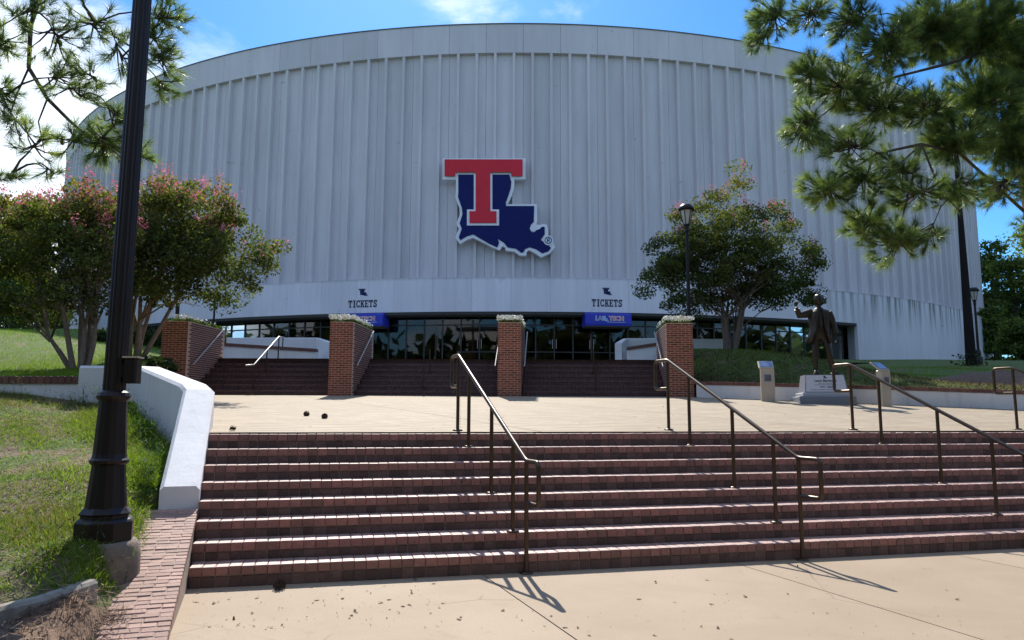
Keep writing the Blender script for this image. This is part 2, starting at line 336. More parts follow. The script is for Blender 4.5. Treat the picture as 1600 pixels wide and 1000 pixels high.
# ================================================================ BUILDING (round arena)
BC = Vector((0.62, 90.6, 0.0)); RW, RP, RF, RG = 48.32, 48.60, 49.00, 47.85
Z_FB, Z_FT, Z_RT, Z_TOP = 7.22, 9.20, 22.98, 24.80
def concrete_panel(name, c, streak):
    m, nt, b, pos = new_mat(name)
    n1 = noise(nt, scaled(nt, pos, (0.5, 0.5, 0.12)), 2.0, 5)
    col = ramp(nt, n1, [(0.3, tuple(x*0.93 for x in c)), (0.7, tuple(x*1.05 for x in c))])
    rv = N(nt, 'ShaderNodeObjectInfo').outputs['Random']; v = mathn(nt, 'ADD', mathn(nt, 'MULTIPLY', rv, 0.13), 0.935)
    cb = N(nt, 'ShaderNodeCombineColor')
    for i in range(3): LK(nt, v, cb.inputs[i])
    col = mix(nt, 1.0, col, cb.outputs[0], 'MULTIPLY')
    sm = ramp(nt, noise(nt, pos, 1.6, 3), [(0.70, (0, 0, 0)), (0.74, (1, 1, 1))])
    col = mix(nt, mix(nt, 1.0, sm, (0.25, 0.25, 0.25), 'MULTIPLY'), col, tuple(x*0.45 for x in c))
    rs_ = ramp(nt, noise(nt, scaled(nt, pos, (1.6, 1.6, 0.05)), 2.2, 6, 0.75), [(0.5, (0, 0, 0)), (0.8, (1, 1, 1))])
    col = mix(nt, mix(nt, 1.0, rs_, (0.35, 0.35, 0.35), 'MULTIPLY'), col, tuple(x*0.6 for x in c))
    dm = ramp(nt, noise(nt, scaled(nt, pos, (1, 1, 6)), 0.9, 2, 0.5), [(0.755, (0, 0, 0)), (0.765, (1, 1, 1))])
    col = mix(nt, mix(nt, 1.0, dm, (0.45, 0.45, 0.45), 'MULTIPLY'), col, tuple(x*0.3 for x in c))
    if streak:      # mildew runs below the ribs, strongest on the right part of the wall
        s = ramp(nt, noise(nt, scaled(nt, pos, (1, 1, 0.045)), 2.9, 5, 0.7), [(0.46, (0, 0, 0)), (0.60, (1, 1, 1))])
        sp = N(nt, 'ShaderNodeSeparateXYZ'); LK(nt, pos, sp.inputs[0])
        zr = N(nt, 'ShaderNodeMapRange'); zr.inputs['From Min'].default_value = 6.6; zr.inputs['From Max'].default_value = 9.0; LK(nt, sp.outputs['Z'], zr.inputs['Value'])
        xr = N(nt, 'ShaderNodeMapRange'); xr.inputs['From Min'].default_value = 17; xr.inputs['From Max'].default_value = 23; LK(nt, sp.outputs['X'], xr.inputs['Value'])
        x2 = N(nt, 'ShaderNodeMapRange'); x2.inputs['From Min'].default_value = 44; x2.inputs['From Max'].default_value = 36; LK(nt, sp.outputs['X'], x2.inputs['Value'])
        f = mathn(nt, 'MULTIPLY', mathn(nt, 'MULTIPLY', zr.outputs[0], mathn(nt, 'ADD', mathn(nt, 'MULTIPLY', xr.outputs[0], x2.outputs[0]), 0.08)), s)
        col = mix(nt, mathn(nt, 'MULTIPLY', f, 0.78), col, (0.11, 0.13, 0.105))
        e = N(nt, 'ShaderNodeMapRange'); e.inputs['From Min'].default_value = 9.03; e.inputs['From Max'].default_value = 9.2; LK(nt, sp.outputs['Z'], e.inputs['Value'])
        col = mix(nt, mathn(nt, 'MULTIPLY', mathn(nt, 'MULTIPLY', e.outputs[0], noise(nt, pos, 5, 4)), 0.8), col, (0.2, 0.2, 0.17))
    LK(nt, col, b.inputs['Base Color']); b.inputs['Roughness'].default_value = 0.75
    bump(nt, b, noise(nt, pos, 12, 4), 0.1, 0.01); return m
M['tee'] = concrete_panel('tee_panel', (0.62, 0.585, 0.60), False)
M['parapet'] = concrete_panel('parapet_panel', (0.62, 0.59, 0.61), False)
M['fascia'] = concrete_panel('fascia_panel', (0.73, 0.715, 0.75), True)
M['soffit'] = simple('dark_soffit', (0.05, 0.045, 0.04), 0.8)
M['rim'] = simple('dark_flashing', (0.10, 0.11, 0.12), 0.5)
def glass_mat():
    m, nt, b, pos = new_mat('tinted_glass')
    gl = N(nt, 'ShaderNodeBsdfGlossy'); gl.inputs['Roughness'].default_value = 0.02; gl.inputs['Color'].default_value = (0.85, 0.84, 0.82, 1)
    tr = N(nt, 'ShaderNodeBsdfTransparent'); tr.inputs['Color'].default_value = (0.42, 0.39, 0.36, 1)
    fr = N(nt, 'ShaderNodeFresnel'); fr.inputs['IOR'].default_value = 1.5
    ms = N(nt, 'ShaderNodeMixShader'); LK(nt, fr.outputs[0], ms.inputs[0]); LK(nt, tr.outputs[0], ms.inputs[1]); LK(nt, gl.outputs[0], ms.inputs[2])
    bp = N(nt, 'ShaderNodeBump'); bp.inputs['Strength'].default_value = 0.02; bp.inputs['Distance'].default_value = 0.05
    LK(nt, noise(nt, pos, 0.7, 2), bp.inputs['Height']); LK(nt, bp.outputs[0], gl.inputs['Normal'])
    LK(nt, ms.outputs[0], nt.nodes['Material Output'].inputs['Surface']); return m
M['glass'] = glass_mat()
def pol(r, th, z): return (r*math.sin(th), -r*math.cos(th), z)    # th = 0 faces the camera, positive to the right
def arc(mb, r0, r1, z0, z1, t0, t1, n=2, caps=True):
    vs = []
    for i in range(n+1):
        t = lerp(t0, t1, i/n); vs += [pol(r0, t, z0), pol(r1, t, z0), pol(r1, t, z1), pol(r0, t, z1)]
    fs = []
    for i in range(n):
        a, b = i*4, i*4+4
        for j in range(4): fs.append((a+j, a+(j+1) % 4, b+(j+1) % 4, b+j))
    if caps: fs += [(3, 2, 1, 0), (n*4, n*4+1, n*4+2, n*4+3)]
    mb.add(vs, fs)
arena = empty('round_arena', BC, 'round ribbed white concrete arena with a dark glazed entrance', 'building')
DT = 0.0462; TH = lambda px: None
def th_at(px, py, r):
    d = at(px, py, 10)-Vector((0, 0, EYE)); d.z = 0; d.normalize(); c = Vector((BC.x, BC.y, 0)); bq = d.dot(c); q = bq*bq-(c.length_squared-r*r)
    p = d*(bq-math.sqrt(max(q, 0)))-c; return math.atan2(p.x, -p.y)
G0, G1 = th_at(212, 505, RF), th_at(1338, 500, RF)               # the glazed part
mb = MB(); g = 0.007/46
arc(mb, RW-0.2, RW, 9.0, 23.0, -DT/2+g, DT/2-g, 3)
for q in (-0.25, 0.25):
    c = q*DT; wo, wi = 0.075/46.5, 0.10/46.5
    vs = [pol(RW-0.01, c-wi, 9.2), pol(RW-0.01, c+wi, 9.2), pol(RP-0.01, c+wo, 9.2), pol(RP-0.01, c-wo, 9.2), pol(RW-0.01, c-wi, 22.975), pol(RW-0.01, c+wi, 22.975), pol(RP-0.01, c+wo, 22.975), pol(RP-0.01, c-wo, 22.975)]
    mb.add(vs, [(0, 3, 2, 1), (4, 5, 6, 7), (0, 1, 5, 4), (1, 2, 6, 5), (2, 3, 7, 6), (3, 0, 4, 7)])
me_t = mb.mesh('rib_panel'); me_t.materials.append(M['tee'])
mb = MB(); arc(mb, RP-0.3, RP, Z_RT, Z_TOP, -DT/2+g, DT/2-g, 3); me_p = mb.mesh('parapet_panel'); me_p.materials.append(M['parapet'])
mb = MB(); arc(mb, RF-0.25, RF, Z_FB, Z_FT, -DT/2+g*.6, DT/2-g*.6, 3); me_f = mb.mesh('fascia_panel'); me_f.materials.append(M['fascia'])
mb = MB(); arc(mb, RF-0.25, RF, 3.2, Z_FT, -DT/2+g*.6, DT/2-g*.6, 3); me_b = mb.mesh('base_panel'); me_b.materials.append(M['fascia'])
NP = 24
for i in range(-NP, NP):
    t = (i+0.5)*DT
    for nm, me in (('rib_panel', me_t), ('parapet_panel', me_p)):
        o = link(nm, me, None, arena); o.rotation_euler.z = t
    t = (i+0.5)*DT-0.3*DT
    full = t+DT/2 > G1+0.02 or t-DT/2 < G0-0.02
    o = link('base_panel' if full else 'fascia_panel', me_b if full else me_f, None, arena); o.rotation_euler.z = t
mb = MB(); T1 = NP*DT; arc(mb, RW-0.6, RW-0.21, 9.0, 24.0, -T1, T1, 120); arc(mb, RW-0.3, RP, 2.5, 24.8, T1+0.001, 2*math.pi-T1-0.001, 150)
arc(mb, RP-0.62, RP-0.31, Z_RT+0.02, Z_TOP-0.05, -T1, T1, 120); arc(mb, RW-0.62, RF-0.26, 8.9, Z_FT-0.004, -T1, T1, 120); arc(mb, RF-1.2, RF-0.26, 2.5, 8.9, G1+0.012, T1, 40); arc(mb, RF-1.2, RF-0.26, 2.5, 8.9, -T1, G0-0.012, 40)
mb.build('core_wall', M['tee'], arena, (0, 0, 0))
mb = MB(); arc(mb, RP-0.32, RP+0.05, Z_TOP+0.003, Z_TOP+0.05, -T1, T1, 160); mb.build('roof_flashing', M['rim'], arena, (0, 0, 0))
mb = MB(); nn = 96; mb.add([pol(RP-0.25, 2*math.pi*k/nn, 23.9) for k in range(nn)], [tuple(range(nn))]); mb.build('roof', M['soffit'], arena, (0, 0, 0))
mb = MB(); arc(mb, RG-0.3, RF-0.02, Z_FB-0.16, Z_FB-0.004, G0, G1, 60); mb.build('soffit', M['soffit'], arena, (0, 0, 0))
# dim lobby behind the glass
mb = MB(); arc(mb, RG-7.2, RG-7.0, 3.5, 7.2, G0-.05, G1+.05, 40); arc(mb, RG-7.0, RG-0.1, 7.22, 7.3, G0-.05, G1+.05, 40); mb.build('lobby_wall', simple('lobby_wall', (0.30, 0.26, 0.22), 0.8), arena, (0, 0, 0))
mb = MB(); arc(mb, RG-7.0, RG+0.05, 4.2, 4.40, G0-.05, G1+.05, 40); mb.build('lobby_floor', simple('lobby_floor', (0.10, 0.09, 0.08), 0.4), arena, (0, 0, 0))
NPANE = 44; dg = (G1-G0)/NPANE
mb = MB(); arc(mb, RG-0.006, RG+0.006, 4.4, Z_FB-0.17, -dg/2+0.03/46, dg/2-0.03/46, 1); me_g = mb.mesh('glass_pane'); me_g.materials.append(M['glass'])
mb = MB(); arc(mb, RG-0.06, RG+0.07, 4.4, Z_FB-0.165, -0.035/46, 0.035/46, 1); me_m = mb.mesh('mullion'); me_m.materials.append(M['mullion'])
mb = MB(); arc(mb, RG-0.05, RG+0.05, 6.55, 6.62, -dg/2+0.036/46, dg/2-0.036/46, 1); me_tr = mb.mesh('transom'); me_tr.materials.append(M['mullion'])
mb = MB(); arc(mb, RG-0.05, RG+0.05, 4.98, 5.04, -dg/2+0.036/46, dg/2-0.036/46, 1); me_ra = mb.mesh('rail'); me_ra.materials.append(M['mullion'])
mb = MB(); arc(mb, RG+0.08, RG+0.11, 5.2, 5.75, -0.012/46, 0.012/46, 1); me_h = mb.mesh('door_handle'); me_h.materials.append(M['steel'])
for i in range(NPANE+1):
    o = link('mullion', me_m, None, arena); o.rotation_euler.z = G0+i*dg
for i in range(NPANE):
    t = G0+(i+0.5)*dg; door = -0.085 < t < 0.125
    o = link('glass_door' if door else 'glass_pane', me_g, None, arena); o.rotation_euler.z = t
    o2 = link('transom', me_tr, None, o)
    if door:
        link('door_rail', me_ra, None, o)
        h = link('door_handle', me_h, None, o); h.rotation_euler.z = (0.4 if i % 2 else -0.4)*dg
# pale columns added behind the glass in place of bright reflections
for px in (590, 612, 640, 818, 845, 985, 1090):
    p = at(px, 520, 46.5); mb = MB(); mb.box((p.x, p.y, 5.8), (0.75, 0.4, 2.8)); mb.build('reflection_column', M['white'], arena)

# ---- logo sign on the ribs
def lp(x, y, Y): return at(650+x/5.0, 220+y/5.0, Y)
def slab(mb, pts, Y0, Y1):                                        # Y0 front, Y1 back; outline kept at one true size
    q = [lp(x, y, 42.0) for x, y in pts]; n = len(q)
    vs = [(p.x, Y0, p.z) for p in q]+[(p.x, Y1, p.z) for p in q]
    mb.add(vs, [tuple(range(n)), tuple(range(2*n-1, n-1, -1))]+[((i+1) % n, i, n+i, n+(i+1) % n) for i in range(n)])
def circ(x, y, r, n=18): return [(x+r*math.cos(2*math.pi*k/n), y+r*math.sin(2*math.pi*k/n)) for k in range(n)]
OUT = [(212,155),(855,155),(855,318),(768,318),(769,345),(764,390),(748,440),(728,482),(712,512),(942,510),(945,640),(936,668),(962,672),(985,664),(1016,666),(1030,700),(1029,752),(1050,770),(1070,800),(1082,846),(1040,892),(975,922),(920,884),(880,866),(864,880),(862,908),(812,908),(770,878),(702,868),(696,842),(676,836),(655,866),(600,846),(530,808),(450,770),(400,787),(348,818),(312,768),(340,700),(320,662),(347,590),(344,540),(310,455),(316,425),(316,320),(212,320)]
NAV = [(335,283),(728,283),(745,340),(740,390),(722,445),(702,500),(705,526),(922,526),(918,650),(898,668),(886,700),(898,726),(922,728),(940,712),(960,706),(985,685),(1003,690),(1003,745),(972,788),(1020,822),(1052,850),(1032,876),(985,892),(935,860),(885,845),(850,860),(838,886),(818,886),(780,856),(716,846),(690,812),(640,780),(650,812),(636,846),(570,816),(450,746),(400,761),(352,790),(338,768),(362,700),(345,660),(367,590),(362,540),(332,455),(335,420)]
TW = [(455,284),(455,555),(402,555),(402,678),(650,678),(650,555),(598,555),(598,284)]
TR = [(230,170),(832,170),(832,298),(745,298),(745,268),(582,268),(582,570),(630,570),(630,660),(422,660),(422,570),(470,570),(470,268),(312,268),(312,298),(230,298)]
logo = empty('logo_sign', (0.0, 41.9, 13.0), 'large red letter T over a navy state outline with white border', 'sign')
YF = BC.y-RP
mb = MB(); slab(mb, OUT, YF-0.42, YF-0.06); mb.build('white_backing', M['sign_white'], logo)
mb = MB(); slab(mb, NAV, YF-0.46, YF-0.424); mb.build('state_outline', M['navy'], logo)
mb = MB(); slab(mb, TW, YF-0.50, YF-0.464); mb.build('letter_border', M['sign_white'], logo)
mb = MB(); slab(mb, TR, YF-0.56, YF-0.504); mb.build('letter', M['red'], logo)
mb = MB(); slab(mb, circ(1030, 793, 38), YF-0.50, YF-0.465); mb.build('trademark_disc', M['sign_white'], logo)
mb = MB(); Y0, Y1 = YF-0.515, YF-0.503
ro = circ(1030, 793, 28, 20); ri = circ(1030, 793, 22, 20)
for k in range(20): slab(mb, [ro[k], ro[(k+1) % 20], ri[(k+1) % 20], ri[k]], Y0, Y1)
for q in ([(1020,778),(1026,778),(1026,808),(1020,808)], [(1026,778),(1040,778),(1040,783),(1026,783)], [(1036,783),(1041,783),(1041,791),(1036,791)], [(1026,791),(1040,791),(1040,796),(1026,796)], [(1030,796),(1036,796),(1044,808),(1038,808)]): slab(mb, q, Y0, Y1)
mb.build('trademark', M['navy'], logo)
mb = MB(); ro = circ(908, 704, 17, 14); slab(mb, ro, YF-0.47, YF-0.462); mb.build('lake_dot', M['sign_white'], logo)
mb = MB()
for x, y in ((330, 230), (740, 230), (520, 520), (620, 650), (800, 620), (800, 800), (400, 700)):
    p = lp(x, y, 42.0); mb.box((p.x, YF+0.0, p.z), (0.12, 0.2, 0.12))
mb.build('bracket', M['rim'], logo)

# ---- TICKETS lettering, slab serif letters as strokes in a unit grid (w 1, h 1.25)
LT = {'T': [(0,1.0,1,1.25),(0,.78,.14,1.25),(.86,.78,1,1.25),(.36,0,.64,1.25),(.22,0,.78,.16)],
      'I': [(.3,0,.62,1.25),(.14,0,.78,.17),(.14,1.08,.78,1.25)],
      'E': [(.12,0,.42,1.25),(0,0,.95,.2),(0,1.05,.95,1.25),(.42,.53,.72,.72),(.8,0,.95,.42),(.8,.83,.95,1.25)],
      'K': [(.12,0,.42,1.25),(0,0,.54,.16),(0,1.09,.54,1.25),(.62,0,1.02,.16),(.62,1.09,1.0,1.25)]}
def letters(word, mb, x, z, h, put):
    s = h/1.25
    for ch in word:
        def quad(pts): put(mb, [(x+a*s, z+b*s) for a, b in pts])
        for a, b, c, d in LT.get(ch, []): quad([(a, b), (c, b), (c, d), (a, d)])
        if ch == 'K': quad([(.38,.5),(.68,1.12),(.94,1.12),(.56,.46)]); quad([(.44,.68),(.62,.80),(1.0,.12),(.70,.12)])
        if ch in 'CS':
            if ch == 'C': path = [(.93,.33),(.78,.14),(.5,.1),(.24,.24),(.13,.62),(.24,1.0),(.5,1.15),(.78,1.1),(.9,.92)]
            else: path = [(.1,.32),(.3,.12),(.58,.1),(.8,.22),(.8,.46),(.5,.62),(.2,.8),(.2,1.02),(.45,1.15),(.7,1.12),(.86,.95)]
            for (a, b), (c, d) in zip(path, path[1:]):
                l = math.hypot(c-a, d-b); nx, ny = -(d-b)/l*.12, (c-a)/l*.12; ex, ey = (c-a)/l*.03, (d-b)/l*.03
                quad([(a-nx-ex, b-ny-ey), (c-nx+ex, d-ny+ey), (c+nx+ex, d+ny+ey), (a+nx-ex, b+ny-ey)])
            quad([(.82,.82),(.95,.82),(.95,1.25),(.82,1.25)])
            if ch == 'S': quad([(.05,0),(.18,0),(.18,.43),(.05,.43)])
        x += (0.95 if ch == 'I' else 1.12)*s
    return x
M['ink_navy'] = simple('navy_lettering', (0.016, 0.018, 0.05), 0.5, 0.05, 3, bs=0)
def txt(name, body, size, mat, parent, loc, rot, off=0.0, ext=0.004, sx=1.0):
    cu = bpy.data.curves.new(name, 'FONT'); cu.body = body; cu.size = size; cu.align_x = 'CENTER'; cu.offset = off; cu.extrude = ext; cu.resolution_u = 3
    t = bpy.data.objects.new(name, cu); dg_ = bpy.context.evaluated_depsgraph_get(); COL.objects.link(t)
    dg_.update(); me = bpy.data.meshes.new_from_object(t.evaluated_get(bpy.context.evaluated_depsgraph_get())); bpy.data.objects.remove(t)
    me.materials.clear(); me.materials.append(mat); o = link(name, me, None, parent); o.location = loc; o.rotation_euler = rot; o.scale = (sx, 1, 1); return o
for cx, lab_s, lab_a in ((567, 'navy TICKETS lettering with small emblem over the left awning', 'blue awning left of the entrance doors, half behind a brick pier'),
                         (949, 'navy TICKETS lettering with small emblem over the right awning', 'blue awning right of the entrance doors, in clear view')):
    th = th_at(cx, 478, RF); p = BC+Vector(pol(RF+0.012, th, 0))
    ts = empty('ticket_sign', (p.x, p.y, 7.75), lab_s, 'sign', 'ticket signs above the awnings', rz=th)
    x = -0.90
    wch = {'I': 0.95}; hh = 0.42; s = hh/1.25
    for ch in 'TICKETS':
        mb = MB(); put = lambda m_, q: m_.add([(a, 0, b) for a, b in q]+[(a, 0.012, b) for a, b in q], [(0, 1, 2, 3), (7, 6, 5, 4), (1, 0, 4, 5), (2, 1, 5, 6), (3, 2, 6, 7), (0, 3, 7, 4)])
        x2 = letters(ch, mb, x, -0.2, hh, put); x = lerp(x, x2, 0.71)if False else x2
        link('letter', mb.mesh('letter'), M['ink_navy'], ts)
    for c in ts.children: c.scale.x = 1.8/(x+0.90); 
    for c in ts.children: c.location.x = -0.90+0.90*c.scale.x
    # small emblem: letter over the state outline, with a short word either side
    mb = MB(); q = [((x_-640)/5*0.0062, -(y_-560)/5*0.0062) for x_, y_ in NAV]; n = len(q)
    mb.add([(a, 0, b) for a, b in q]+[(a, .01, b) for a, b in q], [tuple(range(n)), tuple(range(2*n-1, n-1, -1))]+[((i+1) % n, i, n+i, n+(i+1) % n) for i in range(n)])
    e = mb.build('emblem', M['navy'], ts, (0, 0, 0)); e.location = (0, 0, 0.66); e.scale = (0.55, 1, 0.48)
    mb = MB(); q = [((x_-640)/5*0.0062, -(y_-560)/5*0.0062) for x_, y_ in TR]; n = len(q)
    mb.add([(a, -.012, b) for a, b in q]+[(a, -.002, b) for a, b in q], [tuple(range(n)), tuple(range(2*n-1, n-1, -1))]+[((i+1) % n, i, n+i, n+(i+1) % n) for i in range(n)])
    e = mb.build('emblem_letter', M['ink_navy'], ts, (0, 0, 0)); e.location = (0, 0, 0.66); e.scale = (0.55, 1, 0.48)
    # awning below the fascia
    ax = cx
    th = th_at(ax, 500, RF); p = BC+Vector(pol(RF, th, 0))
    aw = empty('ticket_awning', (p.x, p.y, Z_FB), lab_a, 'awning', 'blue ticket awnings', rz=th)
    mb = MB(); W = 1.33; prof = [(0.75, 0.0), (-0.02, -0.03), (-0.30, -0.16), (-0.34, -0.68), (-0.32, -0.80), (0.75, -0.80)]
    n = len(prof); mb.add([(sx*W, y, z) for sx in (-1, 1) for y, z in prof], [tuple(range(n-1, -1, -1)), tuple(range(n, 2*n))]+[(i, (i+1) % n, n+(i+1) % n, n+i) for i in range(n)])
    mb.build('canopy', M['awning'], aw, (0, 0, 0))
    mb = MB(); mb.box((0, 0.2, -0.84), (2*W-0.05, 1.0, 0.07)); mb.build('valance_frame', M['soffit'], aw, (0, 0, 0))
    rr = (math.pi/2, 0, 0)
    yb = -0.352
    txt('word_outline', 'LA', 0.34, M['sign_white'], aw, (-0.57, yb, -0.50), rr, 0.022)
    txt('word', 'LA', 0.34, M['awning'], aw, (-0.57, yb-0.007, -0.50), rr, -0.002)
    txt('word_outline', 'TECH', 0.34, M['sign_white'], aw, (0.45, yb, -0.50), rr, 0.022, sx=1.0)
    txt('word', 'TECH', 0.34, M['red'], aw, (0.45, yb-0.007, -0.50), rr, -0.002, sx=1.0)
    mb = MB(); q = [((x_-640)/5*0.0045, -(y_-560)/5*0.0045) for x_, y_ in NAV]; n = len(q)
    mb.add([(a, 0, b) for a, b in q]+[(a, .008, b) for a, b in q], [tuple(range(n)), tuple(range(2*n-1, n-1, -1))]+[((i+1) % n, i, n+i, n+(i+1) % n) for i in range(n)])
    e = mb.build('state_emblem', simple('pale_blue', (0.35, 0.5, 0.75), 0.5, bs=0), aw, (0, 0, 0)); e.location = (-0.22, yb-0.012, -0.40); e.scale = (0.6, 1, 0.6)
    mb = MB(); mb.box((0.45, yb, -0.60), (1.05, 0.008, 0.02)); mb.build('underline', M['sign_white'], aw, (0, 0, 0))

# ================================================================ GROUND
A_ = Vector((-0.33, 0.944, 0)).normalized(); V_ = Vector((0.9705, 0.2412, 0)); U_ = Vector((-0.2412, 0.9705, 0)); YAW = math.atan2(0.2412, 0.9705)
L0 = Vector((-2.593, 6.154, 0)); TS = 0.2712
HS = [0.165+0.145*i for i in range(8)]
def stair(i, s): return L0+A_*(TS*i)+V_*s               # front of riser i (0..7), s metres to the right
YFR = lambda x: 8.745+0.2485*x
def plaza_z(x, y):
    yf = YFR(x)-0.1; t = max(0, (y-yf)/max(18.5-yf, 2.0)); return 1.18+min(t, 1.05)*0.67
def G_left(x, y):
    z = 1.80+0.135*(y-11.2)
    z += 0.55*sstep(-10, -17, x)*sstep(12, 22, y)
    z = z if z < 4.6 else 4.6+(z-4.6)*0.12
    z += 0.05*math.sin(x*0.7+y*0.4)
    k = sstep(-11.5, -9.0, x)*sstep(16, 20, y); return lerp(z, min(z, 2.85+0.07*(max(y, 20.2)-20.2)), k)
WR = [Vector(p) for p in ((4.62, 18.45), (6.0, 17.75), (8.25, 16.4), (10.4, 15.2), (13, 13.6), (17, 11.3))]
def wall_y(x):
    for a, b in zip(WR, WR[1:]):
        if x <= b.x: return lerp(a.y, b.y, (x-a.x)/(b.x-a.x))
    return WR[-1].y
def G_right(x, y):
    yw = wall_y(x); z0 = plaza_z(x, yw)+0.31; d = y-yw
    z = z0+0.098*max(d, 0)*(1 if d < 40 else 1)
    z = z if z < 5.3 else 5.3+(z-5.3)*0.12
    berm = 0.78*sstep(0, 5.6, d)*(1-sstep(7, 20, d))*(1-sstep(7.2, 11.5, x))
    return z+berm+0.03*math.sin(x*0.9+y*0.6)
def G_low(x, y):
    z = 0.33+0.19*(y-5.2)-0.047*(x+2.8)
    z = max(z, 0.02+0.03*(y+3)) if y < 4.2 else z
    z = max(z, -0.02)+0.025*math.sin(3*x+y)+0.02*math.sin(2.2*y-x)
    d = (y-L0.y)/A_.y; xe = L0.x+A_.x*d-0.41
    if d < 1.0: z = lerp(0.345+0.205*d+0.015, z, sstep(0.0, 0.20, xe-x))
    z += 0.13*math.exp(-((x+2.95)**2+(y-5.28)**2)/0.11)*sstep(0.0, 0.12, xe-x)
    return z
def grid(name, us, vs, fn, mat, kind='structure'):
    V = [fn(u, v) for v in vs for u in us]; n = len(us)
    fs = [(j*n+i, j*n+i+1, (j+1)*n+i+1, (j+1)*n+i) for j in range(len(vs)-1) for i in range(n-1)]
    mb = MB(); mb.add(V, fs, True); o = mb.build(name, mat); tag(o, kind=kind); return o
# far ground, only to close the horizon
mb = MB(); mb.add([(-900, -900, -0.35), (900, -900, -0.35), (900, 900, -0.35), (-900, 900, -0.35)], [(0, 1, 2, 3)]); tag(mb.build('ground', M['lawn_up']), kind='structure')
# left upper lawn: from the wall line to the far left
def xr_left(y): return lerp(-5.62, -9.15, min(1, max(0, (y-11.25)/7.3))) if y < 18.6 else (-9.15 if y < 21 else -9.15-(y-21)*0.55)
us = [0, .01, .02, .03, .05, .07, .1, .13, .17, .22, .3, .45, .7, 1]; ys = [11.12+0.4*i for i in range(30)]+[24, 26, 28, 31, 35, 40, 50, 70, 110, 170]
grid('upper_lawn', us, ys, lambda u, y: (lerp(xr_left(y), -130, u), y, G_left(lerp(xr_left(y), -130, u), y)), M['lawn_up'])
xs = [4.66+0.4*i for i in range(28)]+[17, 19, 22, 26, 31, 38, 50, 75, 130]; vv = [0, .008, .015, .022, .03, .04, .05, .06, .08, .1, .13, .17, .22, .3, .45, .7, 1]
grid('side_lawn', xs, vv, lambda x, v: (x, lerp(wall_y(x)+0.22, 170, v), G_right(x, lerp(wall_y(x)+0.22, 170, v))), M['lawn_up'])
# lower bank left of the steps
def xr_low(y):
    p = L0+A_*((y-L0.y)/A_.y); return p.x-0.40 if y < 8.6 else lerp(p.x-0.40, -5.6, (y-8.6)/2.6)
ys = [-6+0.5*i for i in range(20)]+[4+0.2*i for i in range(37)]
us = [0, .012, .025, .04, .06, .08, .1, .13, .17, .22, .3, .45, .7, 1]
grid('grass_bank', us, ys, lambda u, y: (lerp(xr_low(y), -30, u), y, G_low(lerp(xr_low(y), -30, u), y)), M['lawn_low'])
# landing: concrete slabs with open joints
landing = tag(bpy.data.objects.new('landing', None), kind='structure'); COL.objects.link(landing)
js = [-0.02, 2.42, 4.87, 7.3, 9.75, 12.2, 14.65, 17.1]
for s0, s1 in zip(js, js[1:]):
    for d0, d1 in ((-0.06, 4.4), (4.41, 9.0), (9.01, 13.5)):
        q = [stair(0, s)+V_*e-A_*d for s, e, d in ((s0, .006, d0), (s1, -.006, d0), (s1, -.006, d1), (s0, .006, d1))]
        mb = MB(); mb.prism([(p.x, p.y) for p in reversed(q)], -0.12, 0.0); mb.build('concrete_slab', M['landing'], landing)
mb = MB(); q = [stair(0, -.02)+A_*.1, stair(0, 17.2)+A_*.1, stair(0, 17.2)-A_*14, stair(0, -.02)-A_*14]; mb.prism([(p.x, p.y) for p in reversed(q)], -0.2, -0.02); mb.build('joint_bed', M['soil'], landing)
# plaza: strips of stamped concrete rising towards the upper steps
plaza = tag(bpy.data.objects.new('plaza', None), kind='structure'); COL.objects.link(plaza)
def pl_pt(f, v):            # f 0..1 across, v 0..1 from the steps to the upper steps
    x0 = lerp(-3.55, 16.5, f); a = Vector((x0, YFR(x0)+0.16, 0)); x1 = lerp(-9.0, 9.5, f); b = Vector((x1, 18.62, 0))
    p = a.lerp(b, v); return (p.x, p.y, plaza_z(p.x, p.y))
fj = [0, 0.195, 0.41, 0.62, 0.83, 1.0]
for f0, f1 in zip(fj, fj[1:]):
    mb = MB(); us = [f0+0.0004+(f1-f0-0.0008)*i/4 for i in range(5)]; vs = [i/14 for i in range(15)]
    mb.add([pl_pt(u, v) for v in vs for u in us], [(j*5+i, j*5+i+1, j*5+i+6, j*5+i+5) for j in range(14) for i in range(4)], True); mb.build('plaza_slab', M['plaza'], plaza)
mb = MB(); us = [i/12 for i in range(13)]; vs = [i/14 for i in range(15)]
mb.add([(lambda p: (p[0], p[1], p[2]-0.03))(pl_pt(u, v)) for v in vs for u in us], [(j*13+i, j*13+i+1, j*13+i+14, j*13+i+13) for j in range(14) for i in range(12)], True); mb.build('joint_bed', M['soil'], plaza)
# upper plaza from the upper steps to the doors
grid('upper_plaza', [0, .25, .5, .75, 1], [20.15+1.0*i for i in range(25)], lambda u, y: (lerp(lerp(-9.0, -26, (y-20.15)/24), lerp(4.62, 27, max(0, (y-26)/18.15)), u), y, 2.9+(y-20.15)*0.0685), M['uplaza'])

